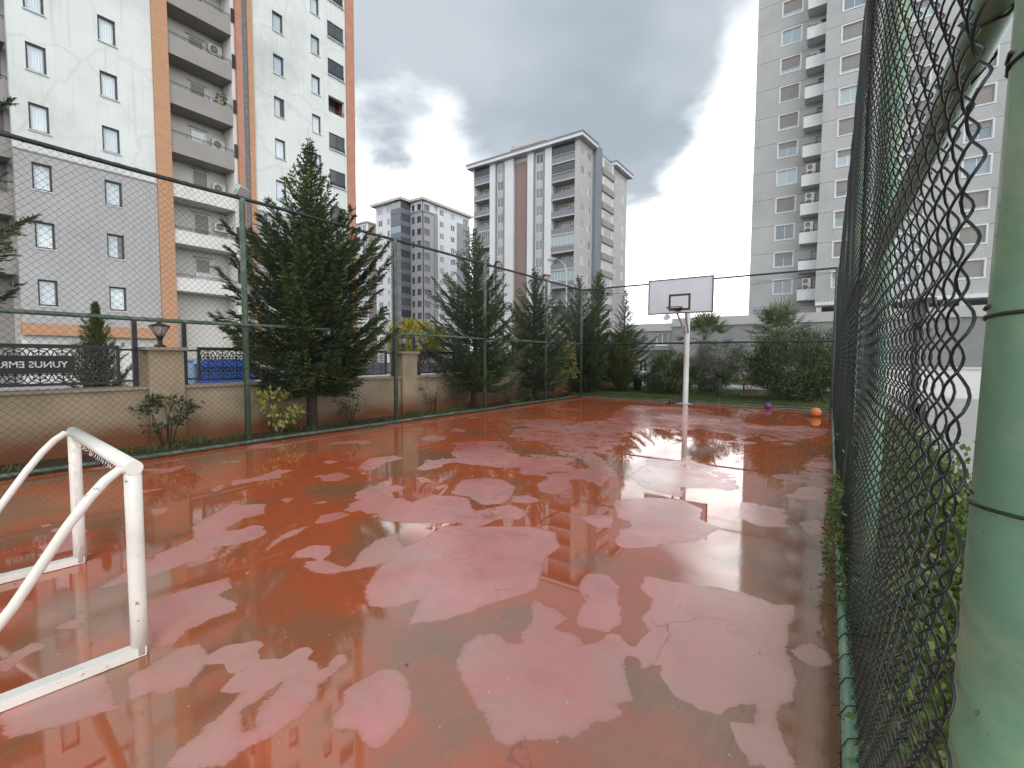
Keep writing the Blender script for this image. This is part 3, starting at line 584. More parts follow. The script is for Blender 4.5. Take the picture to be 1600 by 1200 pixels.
# right run, close to the camera and nearly edge-on
fx = lambda y: 0.118 - 0.0135*y
right = thing('chain_link_fence', 'near green chain-link fence run at right edge, seen almost edge-on', 'fence', (0.15, 7, 0))
def near_post(x, y, r, lean, nm='post'):
    o = MB().tube([(x+lean*(z-1.5), y, z) for z in (-0.05, 1, 2, 3, 4.06)], r, 40, True).build(nm, M['green_paint'], right, True); return o
near_post(0.196, 0.776, 0.055, 0.020)
for y in (3.13, 6.30, 9.50, 12.70): near_post(fx(y)+0.085, y, 0.052, 0.010)
ends = (0.30, YB-0.05)
mb = MB()
for z, nm, off in ((0.055, 'bottom_rail', 0.0), (FM, 'middle_rail', 0.065), (FH, 'top_rail', 0.055)):
    P = [(fx(y)+off, y, z+0.004*math.sin(y*2)) for y in np.linspace(ends[0], ends[1], 40)]
    MB().tube(P, 0.029, 18).build(nm, M['green_paint'], right, True)
    wrap_rail(mb, P[0], P[-1], 0.033, 0.20)
mb.build('binding_wire', M['wire'], right, True)['kind'] = 'stuff'
mb = MB()
for z in (0.95, 1.32, 1.545, 1.83): ties(mb, (0.196+0.020*(z-1.5), 0.776, z), (0.15*(z*3 % 1-0.5), 0.1*(z*5 % 1-0.5), 1), 0.0575, 1.4, 0.0022)
for z in (0.4, 0.9, 1.3, 1.7): ties(mb, (fx(3.13)+0.085+0.01*(z-1.5), 3.13, z), (0, 0.1, 1), 0.0545, 1.5)
mb.build('tie_wire', M['wire'], right, True)['kind'] = 'stuff'
w = obj('wire_mesh', chain_mesh('wire_mesh', (fx(0.72)+0.012, 0.72), (fx(3.4)+0.012, 3.4), 0.0, FH, M['wire'], pitch=0.09, r=0.0019, sides=5, depth=0.0085, sub=5, sag=0.02), right); w['kind'] = 'stuff'
w = obj('wire_mesh', chain_mesh('wire_mesh', (fx(3.4)+0.012, 3.4), (fx(YB)+0.012, YB-0.05), 0.02, FH, M['wire'], pitch=0.09, r=0.0027, sides=3, depth=0.006, sub=1, sag=0.02), right); w['kind'] = 'stuff'
# loose cut wire ends along the ground
mb = MB()
for i in range(110):
    y = 0.9 + i*0.05 + random.uniform(-.01, .01); x = fx(y)-0.005; L_ = random.uniform(0.02, 0.06); q = random.uniform(-0.6, 0.6); zz = random.uniform(0.01, 0.06)
    mb.tube([(x, y, zz), (x-L_*0.5, y+q*L_*0.5, zz+random.uniform(-.01, .02)), (x-L_, y+q*L_, zz+random.uniform(-.01, .03))], 0.0022, 4)
mb.build('wire_ends', M['wire'], right, True)['kind'] = 'stuff'

# floodlights on the posts
def floodlight(loc, rz, mat, label, w_=0.24):
    t = thing('floodlight', label, 'floodlight', loc, 'floodlights on the fence')
    b = MB().box(-w_/2, w_/2, -0.06, 0.05, -0.075, 0.075).mesh('housing', mat)
    R = Matrix.Rotation(rz, 4, 'Z') @ Matrix.Rotation(math.radians(-35), 4, 'X')
    for nm, mb_, mt in (('housing', MB().box(-w_/2, w_/2, -0.045, 0.04, -0.075, 0.075), mat), ('lens', MB().box(-w_/2+.015, w_/2-.015, 0.041, 0.045, -0.06, 0.06), M['lamp_glass']), ('bracket', MB().tube([(-w_/2-.008,0,0),(-w_/2-.008,0,-.11),(w_/2+.008,0,-.11),(w_/2+.008,0,0)], 0.008, 6), M['galv'])):
        o = obj(nm, mb_.mesh(nm, mt), t, (0,0,0)); o.matrix_local = R
    return t
floodlight((XL, 3.83, FH+0.12), -PI/2+0.5, M['flood_pale'], 'pale green boxy floodlight on the nearest left fence post')
floodlight((XL, 13.59, FH+0.12), -PI/2-0.4, M['black_paint'], 'black floodlight on fence post nearest the far left corner', 0.26)
floodlight((XL, 10.85, FH+0.10), -PI/2-0.2, M['black_paint'], 'small black floodlight on left top rail between two posts', 0.16)

# ------------------------------------------------------------------ compound wall, pillars, lattice panels
def wall_mat():
    m, nt, b = new_mat('stained_wall'); N = nt.nodes.new; L = nt.links.new
    tc = N('ShaderNodeTexCoord'); n = N('ShaderNodeTexNoise'); n.inputs['Scale'].default_value = 1.4; n.inputs['Detail'].default_value = 8; n.inputs['Roughness'].default_value = 0.65; L(tc.outputs['Object'], n.inputs['Vector'])
    s = N('ShaderNodeSeparateXYZ'); L(tc.outputs['Object'], s.inputs[0])
    # red mud splashed up from the bed
    ad = N('ShaderNodeMath'); ad.operation = 'MULTIPLY_ADD'; L(n.outputs[0], ad.inputs[0]); ad.inputs[1].default_value = -0.75; L(s.outputs[2], ad.inputs[2])
    mr = N('ShaderNodeMapRange'); mr.interpolation_type = 'SMOOTHSTEP'; L(ad.outputs[0], mr.inputs[0]); mr.inputs[1].default_value = 0.20; mr.inputs[2].default_value = -0.27
    r = N('ShaderNodeValToRGB'); e = r.color_ramp.elements; e[0].color = (0.25,0.20,0.135,1); e[1].color = (0.37,0.30,0.205,1); e[0].position = .35; e[1].position = .65; L(n.outputs[0], r.inputs[0])
    mx = N('ShaderNodeMix'); mx.data_type = 'RGBA'; L(mr.outputs[0], mx.inputs['Factor']); L(r.outputs[0], mx.inputs['A']); mx.inputs['B'].default_value = (0.17,0.058,0.020,1)
    L(mx.outputs['Result'], b.inputs['Base Color']); b.inputs['Roughness'].default_value = 0.85
    nb = N('ShaderNodeTexNoise'); nb.inputs['Scale'].default_value = 40; L(tc.outputs['Object'], nb.inputs['Vector']); bp = N('ShaderNodeBump'); bp.inputs['Strength'].default_value = 0.3; bp.inputs['Distance'].default_value = 0.01; L(nb.outputs[0], bp.inputs['Height']); L(bp.outputs[0], b.inputs['Normal'])
    return m
M['stained_wall'] = wall_mat()
PIL = [-2.36, 3.02, 8.37, 13.75, 19.1]
bw = thing('compound_wall', 'low beige garden wall with rust brown mud stains and stone coping', 'wall', (-9.4, 8, 0))
ends_ = [-8.0] + PIL + [24.0]
for i in range(len(ends_)-1):
    y0 = ends_[i]+(0.25 if i else 0); y1 = ends_[i+1]-(0.25 if i < len(ends_)-2 else 0)
    MB().box(-9.56, -9.20, y0, y1, -0.1, 0.955).build('wall_section', M['stained_wall'], bw)
    n = max(1, round((y1-y0)/1.2))
    for k in range(n):
        a, b_ = y0+(y1-y0)*k/n, y0+(y1-y0)*(k+1)/n
        MB().box(-9.62, -9.14, a+0.003, b_-0.003, 0.957, 1.00).build('coping', M['wall_cap'], bw)
for y in PIL:
    p = MB().box(-9.62, -9.12, y-0.249, y+0.249, -0.1, 1.59).build('pillar', M['stained_wall'], bw)
    MB().box(-9.68, -9.06, y-0.30, y+0.30, 1.592, 1.645).build('pillar_cap', M['wall_cap'], p)
def pillar_lamp(y, label):
    t = thing('pillar_lamp', label, 'lamp', (-9.38, y, 1.645), 'lamps on the wall pillars')
    c = (-9.38, y, 1.645)
    MB().lathe([(0.085,0),(0.085,0.03),(0.035,0.05),(0.03,0.14),(0.05,0.16),(0.06,0.19)], c, 16).build('base', M['iron'], t, True)
    MB().lathe([(0.055,0.19),(0.10,0.26),(0.135,0.335),(0.14,0.345)], c, 16).build('bowl', M['lamp_glass'], t, True)
    MB().lathe([(0.155,0.345),(0.15,0.36),(0.09,0.385),(0.03,0.41),(0.02,0.46),(0.004,0.50)], c, 16).build('lid', M['iron'], t, True)
    mb = MB()
    for k in range(6):
        a = k*PI/3; mb.tube([(c[0]+.058*math.cos(a), c[1]+.058*math.sin(a), c[2]+.19), (c[0]+.142*math.cos(a), c[1]+.142*math.sin(a), c[2]+.345)], 0.006, 4)
    mb.build('cage', M['iron'], t)
for y, l in ((3.02, 'black bowl lamp on the pillar nearest the goal'), (8.37, 'black bowl lamp on the pillar behind the large cedar'), (13.75, 'black bowl lamp on the third wall pillar, behind far cedars')):
    pillar_lamp(y, l)
def lattice(mb, y0, y1, z0, z1, x):
    n = max(1, round((y1-y0)/((z1-z0)/2))); cy = (y1-y0)/n; cz = (z1-z0)/2
    def bar(a, b, w=0.007):
        a = Vector((0, *a)); b = Vector((0, *b)); d = (b-a).normalized(); q = Vector((0, -d.z, d.y))*w
        for sx in (1,):
            n0 = len(mb.v)
            for xx in (x-0.003, x+0.003):
                for p in (a-q, b-q, b+q, a+q): mb.v.append((xx, p.y, p.z))
            mb.f += [(n0,n0+1,n0+2,n0+3),(n0+7,n0+6,n0+5,n0+4),(n0,n0+4,n0+5,n0+1),(n0+3,n0+2,n0+6,n0+7)]
    for i in range(n):
        for j in range(2):
            c = (y0+(i+.5)*cy, z0+(j+.5)*cz); R = min(cy, cz)*0.5
            pt = lambda r, k: (c[0]+r*cy*math.cos(k*PI/8), c[1]+r*cz*math.sin(k*PI/8))
            for k in range(8):
                bar(pt(0.0, 2*k), pt(0.36, 2*k)) if k % 1 == 0 else None
                bar(pt(0.25, 2*k+1), pt(0.36, 2*k)); bar(pt(0.25, 2*k+1), pt(0.36, 2*k+2))
                bar(pt(0.36, 2*k), pt(0.5 if k % 2 == 0 else 0.705, 2*k))
                bar(pt(0.50, 2*k), pt(0.50, 2*k+2)) 
def panel_bay(y0, y1, label):
    x = -9.38
    t = thing('lattice_panel', label, 'railing', (x, (y0+y1)/2, 1.0), 'black lattice railings on the wall')
    a, b_ = y0+0.30, y1-0.30
    for y in (y0+0.10, y1-0.10):
        MB().box(x-0.03, x+0.03, y-0.035, y+0.035, 1.0, 2.08).build('post', M['iron'], t)
    fr = MB(); fr.box(x-.025, x+.025, a, b_, 1.055, 1.095).box(x-.025, x+.025, a, b_, 1.60, 1.66)
    n = max(1, round((b_-a)/1.5))
    for k in range(n+1):
        yy = a+(b_-a)*k/n; w_ = 0.045 if k in (0, n) else 0.02
        fr.box(x-.0245, x+.0245, max(a, yy-w_), min(b_, yy+w_), 1.0951, 1.5999)
    for y in (y0+0.135, y1-0.30):
        for z in (1.10, 1.60): fr.box(x-.015, x+.015, y+0.001, y+0.164, z-0.02, z+0.012)
    fr.build('frame', M['iron'], t)
    lt = MB(); lattice(lt, a+0.05, b_-0.05, 1.096, 1.599, x); lt.build('lattice', M['iron'], t)['kind'] = 'stuff'
    return t
panel_bay(-2.11, 2.77, 'black star-pattern lattice railing carrying the dark lettered banner')
panel_bay(3.27, 8.12, 'black star-pattern lattice railing behind the large cedar, blue bin showing through')
panel_bay(8.62, 13.50, 'black star-pattern lattice railing between second and third pillars')
panel_bay(14.0, 18.85, 'black star-pattern lattice railing farthest along the wall')
# banner tied to the street side, its lettering mirrored from here
bn = thing('banner', 'black banner with mirrored white lettering on lattice railing', 'sign', (-9.335, 0.9, 1.36))
MB().box(-9.337, -9.333, -0.55, 1.93, 1.235, 1.495).build('sheet', M['banner'], bn)
fc = bpy.data.curves.new('lettering', 'FONT'); fc.body = 'YUNUS EMRE'; fc.size = 0.125; fc.extrude = 0.001; fc.offset = 0.0022
tmp = bpy.data.objects.new('lettering_tmp', fc); COL.objects.link(tmp)
dg = bpy.context.evaluated_depsgraph_get(); tm = bpy.data.meshes.new_from_object(tmp.evaluated_get(dg)); bpy.data.objects.remove(tmp)
tm.materials.clear(); tm.materials.append(M['letter']); tm.name = 'lettering'
lo = obj('lettering', tm, bn, (0,0,0))
lo.matrix_local = Matrix(((0,0,-1,0.0042),(-1,0,0,1.85-0.9),(0,1,0,1.325-1.36),(0,0,0,1)))
# things on the street side
t = thing('waste_container', 'blue waste container on the street seen through lattice railing', 'container', (-13.6, 5.8, -0.12))
MB().box(-14.1, -13.1, 5.2, 6.35, 0.15, 1.22).build('body', M['blue_bin'], t)
MB().box(-14.16, -13.04, 5.14, 6.41, 1.222, 1.30).box(-14.0, -13.2, 5.3, 6.25, 1.301, 1.42).build('lid', M['blue_bin'], t)
for x in (-14.0, -13.2):
    for y in (5.35, 6.2): MB().tube([(x-.03,y,0.03),(x+.03,y,0.03)], 0.10, 12).build('wheel', M['black_paint'], t)
for y in (5.45, 5.75, 6.05): MB().box(-13.099, -13.06, y-.03, y+.03, 0.25, 1.15).build('rib', M['blue_bin'], t)
t = thing('street_cabinet', 'pale blue street cabinet left of the blue waste container', 'cabinet', (-13.7, 4.9, -0.12))
MB().box(-14.0, -13.4, 4.72, 5.02, -0.12, 1.38).build('body', M['pale_bin'], t)
MB().box(-14.05, -13.35, 4.68, 5.06, 1.382, 1.43).build('lid', M['pale_bin'], t)
MB().box(-13.399, -13.39, 4.76, 4.98, 0.0, 1.3).build('door', M['pale_bin'], t)
# ------------------------------------------------------------------ facades
def P3(face, plane, u, v, w):
    # w grows outwards; face '+x' (u = y) or '-y' (u = x)
    return (plane+w, u, v) if face == '+x' else (u, plane-w, v)
def fbox(mb, face, plane, u0, u1, v0, v1, w0, w1):
    if face == '+x': mb.box(plane+w0, plane+w1, u0, u1, v0, v1)
    else: mb.box(u0, u1, plane-w1, plane-w0, v0, v1)
    return mb
def facade(mb, face, plane, u0, u1, v0, v1, holes, w1=0.0, w0=-0.3):
    us = sorted({u0, u1, *[h[0] for h in holes], *[h[1] for h in holes]}); vs_ = sorted({v0, v1, *[h[2] for h in holes], *[h[3] for h in holes]})
    us = [u for u in us if u0 <= u <= u1]; vs_ = [v for v in vs_ if v0 <= v <= v1]
    for a, b in zip(us, us[1:]):
        for c, d in zip(vs_, vs_[1:]):
            cu, cv = (a+b)/2, (c+d)/2
            if any(h[0] < cu < h[1] and h[2] < cv < h[3] for h in holes): continue
            mb.quad(P3(face, plane, a, c, w1), P3(face, plane, b, c, w1), P3(face, plane, b, d, w1), P3(face, plane, a, d, w1))
    for h in list(holes) + [(u0, u1, v0, v1)]:
        a, b, c, d = max(h[0],u0), min(h[1],u1), max(h[2],v0), min(h[3],v1)
        if a >= b or c >= d: continue
        for p, q in (((a,c),(b,c)),((b,c),(b,d)),((b,d),(a,d)),((a,d),(a,c))):
            mb.quad(P3(face, plane, *p, w1), P3(face, plane, *q, w1), P3(face, plane, *q, w0), P3(face, plane, *p, w0))
    return mb
WC = {}
def window(parent, face, plane, u0, u1, v0, v1, style, w=-0.12):
    """style: dict(frame, fw, pane, mull (list of fractions), curtain, sill, trim, blind)"""
    U, V_ = round(u1-u0, 2), round(v1-v0, 2); key = (face, U, V_, style['id'])
    if key not in WC:
        fw = style.get('fw', 0.06); d = {}
        f = MB(); fb = lambda m, *a: fbox(m, face, 0, *a)
        fb(f, 0, U, 0, fw, -0.04, 0.02); fb(f, 0, U, V_-fw, V_, -0.04, 0.02); fb(f, 0, fw, fw+.001, V_-fw-.001, -0.04, 0.02); fb(f, U-fw, U, fw+.001, V_-fw-.001, -0.04, 0.02)
        for q in style.get('mull', []): fb(f, U*q-fw*0.4, U*q+fw*0.4, fw+.001, V_-fw-.001, -0.035, 0.015)
        d['window'] = f.mesh('window', style['frame'])
        if style.get('pane'): d['pane'] = fb(MB(), fw, U-fw, fw, V_-fw, -0.012, -0.004).mesh('pane', style['pane'])
        if style.get('sill'): d['sill'] = fb(MB(), -0.05, U+0.05, -0.06, -0.002, -0.05, 0.19).mesh('sill', style['sill'])
        if style.get('trim'):
            m = MB(); t_ = 0.13; o_ = -w+0.05; i_ = -w+0.001
            fb(m, -t_, U+t_, -t_, -0.001, i_, o_); fb(m, -t_, U+t_, V_+.001, V_+t_, i_, o_); fb(m, -t_, -0.001, 0, V_, i_, o_); fb(m, U+.001, U+t_, 0, V_, i_, o_)
            d['trim'] = m.mesh('trim', style['trim'])
        WC[key] = d
    d = WC[key]
    org = P3(face, plane, u0, v0, w)
    win = at(obj('window', d['window'], parent), org)
    for k in ('pane', 'sill', 'trim'):
        if k in d: obj(k, d[k], win, (0,0,0))
    if style.get('curtain'):
        m = MB(); n = 26; a, b = 0.05, U-0.05; lo = 0.04
        kind = random.random(); segs = [(a, b)] if kind < 0.78 else ([(a, a+(b-a)*0.38), (b-(b-a)*0.38, b)] if kind < 0.9 else [(a, a+(b-a)*0.72)])
        for (s0, s1) in segs:
            pr = None
            for i in range(n+1):
                q = s0+(s1-s0)*i/n; ww = -0.10+0.022*math.sin(i*1.55+kind*9)
                cur = (q, ww)
                if pr: m.quad(P3(face,0,pr[0],lo,pr[1]), P3(face,0,cur[0],lo,cur[1]), P3(face,0,cur[0],V_-0.05,cur[1]), P3(face,0,pr[0],V_-0.05,pr[1]))
                pr = cur
        obj('curtain', m.mesh('curtain', M['curtain'], True), win, (0,0,0))
    bl = style.get('blind')
    if bl is not None:
        fr = bl if not callable(bl) else bl()
        if fr > 0.05:
            m = MB(); n = max(3, int(V_*fr/0.07)); z1 = V_-0.03
            for i in range(n):
                za = z1-V_*fr*(i+1)/n; zb = z1-V_*fr*i/n-0.008
                fbox(m, face, 0, 0.04, U-0.04, za, zb, 0.021, 0.036)
            obj('roller_blind', m.mesh('roller_blind', M['blind']), win, (0,0,0))
    return win
ACM = {}
def ac_unit(parent, face, plane, u, v, w=0.0, wd=0.82, ht=0.6):
    if face not in ACM:
        b = fbox(MB(), face, 0, 0, wd, 0, ht, 0.0, 0.30)
        fan = MB(); c = P3(face, 0, wd*0.40, ht*0.5, 0.301)
        for r0, r1, dd in ((0.0, 0.24, 0.006),):
            pts = [(wd*0.40+r1*math.cos(k*PI/9), ht*0.5+r1*math.sin(k*PI/9)) for k in range(18)]
            n0 = len(fan.v); fan.v += [P3(face,0,*p,0.306) for p in pts]; fan.f.append(tuple(range(n0, n0+18)))
        gr = MB()
        for r_ in (0.08, 0.16, 0.235):
            gr.tube([P3(face,0,wd*0.40+r_*math.cos(k*PI/9), ht*0.5+r_*math.sin(k*PI/9), 0.318) for k in range(18)], 0.009, 4, closed=True)
        for k in range(4): gr.tube([P3(face,0,wd*0.40+.24*math.cos(k*PI/4), ht*0.5+.24*math.sin(k*PI/4), 0.318), P3(face,0,wd*0.40-.24*math.cos(k*PI/4), ht*0.5-.24*math.sin(k*PI/4), 0.318)], 0.007, 4)
        ACM[face] = (b.mesh('air_conditioner', M['ac']), fan.mesh('fan', M['ac_dark']), gr.mesh('grille', M['ac']))
    a, f, g = ACM[face]
    o = at(obj('air_conditioner', a, parent), P3(face, plane, u, v, w)); obj('fan', f, o, (0,0,0)); obj('grille', g, o, (0,0,0)); return o
def railing(parent, face, plane, u0, u1, v, h=0.22, w=0.0, step=0.9, name='railing', mat=None):
    m = MB(); n = max(1, round((u1-u0)/step))
    m.tube([P3(face,plane,u0,v+h,w), P3(face,plane,u1,v+h,w)], 0.022, 6); m.tube([P3(face,plane,u0,v+h*0.5,w), P3(face,plane,u1,v+h*0.5,w)], 0.013, 5)
    for k in range(n+1):
        u = u0+(u1-u0)*k/n; m.tube([P3(face,plane,u,v,w), P3(face,plane,u,v+h,w)], 0.017, 5)
    return m.build(name, mat or M['rail_dark'], parent)

# ------------------------------------------------------------------ left apartment tower (faces the court, 34 m away)
def left_tower():
    X = -34.0; F = '+x'; TOP = 41.0; FL = 2.96
    t = thing('apartment_tower', 'tall white and grey apartment tower with orange vertical bands at left', 'building', (X, 15, 0))
    rows = [4.07+FL*k for k in range(13)]
    A_, B_, C_, D_ = (5.74, 6.5), (8.62, 9.4), (18.4, 19.17), (21.36, 22.1)
    st = dict(id='dark', frame=M['frame_dark'], fw=0.085, pane=M['glass'], curtain=True, sill=M['sill'])
    holes_l, holes_r = [], []
    for k, z in enumerate(rows):
        h = 1.36
        for c in (A_, B_): holes_l.append((c[0], c[1], z, z+h)); window(t, F, X, c[0], c[1], z, z+h, st)
        zz = z + 0.06
        for c in (C_, D_): holes_r.append((c[0], c[1], zz, zz+h)); window(t, F, X, c[0], c[1], zz, zz+h, st)
    E0, E1 = 22.80, 24.25; er = [12.44+2.87*k for k in range(-3, 9)]
    for k, z in enumerate(er): holes_r.append((E0, E1, z, z+1.27))
    G = 11.87
    for nm, u0, u1, hl in (('l', 5.12, 11.08, holes_l), ('r', 16.92, 24.42, holes_r)):
        facade(MB(), F, X, u0, u1, 3.15, G-0.08, hl, 0.03).build('lower_wall', M['grey_render'], t)
        facade(MB(), F, X, u0, u1, G, TOP, [h for h in hl], 0.0).build('upper_wall', M['white_render'], t)
        fbox(MB(), F, X, u0, u1, G-0.078, G-0.002, -0.2, 0.07).build('string_course', M['parapet_grey'], t)
        fbox(MB(), F, X, u0-0.02, u1+0.02, 2.55, 3.148, -0.3, 0.06).build('orange_band', M['orange_clad'], t)
        fbox(MB(), F, X, u0+0.01, u1-0.01, 0, 2.548, -0.6, -0.4).build('ground_floor_wall', M['parapet_white'], t)
    # enclosed balconies on the corner column
    for k, z in enumerate(er):
        if abs(z-21.05) < 0.3:
            fbox(MB(), F, X, E0, E1, z-0.02, z+1.29, -1.35, -1.30).build('balcony_back', M['recess'], t)
            railing(t, F, X, E0+0.02, E1-0.02, z, 0.34, -0.06)
            continue
        window(t, F, X, E0, E1, z, z+1.27, dict(id='enc', frame=M['frame_dark'], fw=0.05, pane=M['pane_dark'], mull=[.5], sill=M['sill']), -0.06)
        railing(t, F, X, E0+0.02, E1-0.02, z+0.02, 0.2, 0.045)
    # vertical bands
    fbox(MB(), F, X, 11.09, 11.88, 0, TOP+.3, -1.5, 0.14).build('orange_band', M['orange_clad'], t)
    fbox(MB(), F, X, 15.57, 15.79, 0, TOP, -1.4, -0.05).build('pier', M['parapet_white'], t)
    fbox(MB(), F, X, 15.80, 16.19, 0, TOP+.3, -1.5, 0.20).build('terracotta_band', M['terracotta'], t)
    fbox(MB(), F, X, 16.20, 16.56, 0, TOP+.2, -1.5, 0.02).build('slate_band', M['blue_strip'], t)
    fbox(MB(), F, X, 16.57, 16.91, 0, TOP+.3, -1.5, 0.16).build('orange_band', M['orange_clad'], t)
    fbox(MB(), F, X, 24.43, 25.2, 0, TOP+.3, -11, 0.12).build('orange_band', M['terracotta'], t)
    # core behind the facade, roof
    MB().box(X-16, X-1.45, 5.1, 24.42, 0, TOP-0.2).build('core', M['recess'], t)
    MB().box(X-16.5, X+0.4, 1.0, 25.4, TOP+.31, TOP+.7).build('roof_slab', M['parapet_grey'], t)
    # stacked balconies
    bz = [5.62, 8.56, 11.40, 14.08, 17.0, 19.95, 22.9, 25.85, 28.8, 31.75, 34.7, 37.6]
    rs = dict(id='rec', frame=M['frame_white'], fw=0.06, pane=M['glass'], mull=[], curtain=False, blind=lambda: random.choice([0.0, 0.55, 0.8, 0.95]))
    for k, z in enumerate(bz):
        low = k < 3; ph = 0.80 if low else 1.08
        bo = fbox(MB(), F, X, 11.89, 15.56, z, z+0.16, -1.44, -0.121).build('balcony', M['parapet_white' if low else 'parapet_grey'], t)
        fbox(MB(), F, X, 11.89, 15.56, z-0.02, z+ph, -0.12, 0.0).build('parapet', M['parapet_white' if low else 'parapet_grey'], bo)
        railing(bo, F, X, 11.9, 15.55, z+ph, 0.22, -0.06)
        window(t, F, X-1.45, 13.55, 14.45, z+0.85, z+2.42, rs, 0.05)
        fbox(MB(), F, X-1.45, 13.42, 14.58, z+2.46, z+2.54, 0.002, 0.05).build('lintel', M['parapet_grey'], t)
        if k in (2, 4, 6, 8): ac_unit(t, F, X-1.449, 14.66, z+1.25); 
        if k in (2, 4, 5): ac_unit(t, F, X-1.449, 14.66, z+0.6+(1.25 if k == 5 else 0))
        if k in (1, 3): ac_unit(t, F, X-1.449, 14.7, z+1.5)
        fbox(MB(), F, X, 15.60, 15.76, z+0.9, z+1.75, -0.048, 0.06).build('louvre', M['iron'], t)
    # recessed bay beyond the white facade at far left
    MB().box(X-16, X-1.8, 0.6, 5.09, 0, TOP-0.21).build('side_wall', M['parapet_grey'], t)
    for k, z in enumerate(bz):
        bo = fbox(MB(), F, X, 1.2, 5.11, z, z+0.16, -1.79, -0.55).build('balcony', M['parapet_grey'], t)
        fbox(MB(), F, X, 1.2, 5.11, z-0.02, z+1.05, -0.549, -0.42).build('parapet', M['parapet_grey'], bo)
        railing(bo, F, X, 1.2, 5.1, z+1.05, 0.22, -0.5)
        window(t, F, X-1.8, 2.6, 4.6, z+0.9, z+2.4, dict(id='enc', frame=M['frame_dark'], fw=0.05, pane=M['pane_dark'], mull=[.5]), 0.05)
    # pot plant on a balcony, satellite dish
    return t
left_tower()
pp = thing('balcony_plant', 'small green pot plant on a balcony rail of the left tower', 'plant', (-34.0, 14.9, 18.12))
MB().lathe([(0.09,0),(0.12,0.2),(0.125,0.22)], (-34.06, 14.9, 18.09), 12).build('pot', M['terracotta'], pp, True)

# ------------------------------------------------------------------ grey tower at right, faces the court
def right_tower():
    t = thing('apartment_tower', 'tall grey concrete apartment tower with white window surrounds at right', 'building', (2, 60, 0))
    F = '-y'; Y0, Y1 = 60.0, 57.5; TOP = 49.4
    rw = dict(id='rt', frame=M['frame_white'], fw=0.05, pane=M['pane_sky'], mull=[.5], trim=M['tower_white'], blind=lambda: random.choice([0, .35, .7, .8, .93, .93, .93]))
    ks = range(0, 13)
    for k in ks:
        zj0, zj1 = 7.35+3.0*k, 7.35+3.0*(k+1)-0.03; zb = 8.78+2.98*k
        h0 = [(-6.30, -4.55, zb, zb+1.5)]
        facade(MB(), F, Y0, -8.75, -2.26, zj0, zj1, h0).build('wall_panel', M['tower_grey'], t)
        window(t, F, Y0, *h0[0], rw)
        h1 = [(u, u+1.72, zb, zb+1.5) for u in (-0.86, 4.1, 8.4)]
        facade(MB(), F, Y1, -2.25, 16, zj0, zj1, h1).build('wall_panel', M['tower_grey'], t)
        for h in h1: window(t, F, Y1, *h, rw)
        # balcony in the notch
        b = MB().box(-3.92, -2.251, 58.55, 59.99, zb-1.03, zb-0.87).build('balcony', M['tower_white'], t)
        m = MB().box(-3.92, -2.251, 58.43, 58.549, zb-1.05, zb+0.10).box(-3.92, -3.80, 58.55, 59.99, zb-0.869, zb+0.10)
        m.build('parapet', M['tower_white'], b)
        railing(b, F, 58.49, -3.9, -2.27, zb+0.10, 0.18, 0, 0.5)
        window(t, F, Y0, -2.85, -2.3, zb-0.7, zb+1.35, dict(id='bd', frame=M['frame_dark'], fw=0.05, pane=M['pane_dark']), 0.06)
        if k in (0, 2, 3, 4, 8, 9, 10, 11):
            ac_unit(t, F, 59.4, -3.55, zb+0.12)
            ac_unit(t, F, 59.4, -3.55, zb+0.74) if k in (0, 2, 3, 4) else None
    MB().box(-8.7, -2.26, 60.31, 80, 6.9, TOP).box(-2.24, 15.9, 57.82, 80, 6.9, TOP-0.01).build('core', M['tower_grey'], t)
    MB().box(-2.252, -2.2, 57.81, 59.999, 7.3, TOP-0.02).build('return_wall', M['tower_grey'], t)
    # underside and lower strip
    MB().box(-2.2, 16, 57.4, 60, 7.0, 7.34).build('soffit', M['tower_white'], t)
    facade(MB(), F, Y0, -8.75, -2.3, 4.0, 7.32, [(-8.3, -4.64, 6.62, 7.1)], -0.01).build('wall_panel', M['tower_grey'], t)
    for i in range(4): window(t, F, Y0, -8.3+0.915*i, -8.3+0.915*(i+1), 6.62, 7.1, dict(id='strip', frame=M['frame_dark'], fw=0.03, pane=M['pane_far']), -0.1)
    MB().box(-2.2, 16, 66, 66.3, 0, 7.0).build('undercroft_wall', M['podium'], t)
    for x in (-1.9, 3.5, 9.0, 14.5): MB().box(x-.25, x+.25, 57.9, 58.4, 0, 6.99).build('column', M['tower_white'], t)
    MB().box(-8.7, -2.2, 60.3, 66, 0, 6.89).build('base_wall', M['tower_grey'], t)
    a = MB(); a.quad((1.0,57.45,13.5),(3.2,57.45,13.5),(3.2,56.5,13.1),(1.0,56.5,13.1)).build('awning', M['mid_brown'], t)
    return t
right_tower()

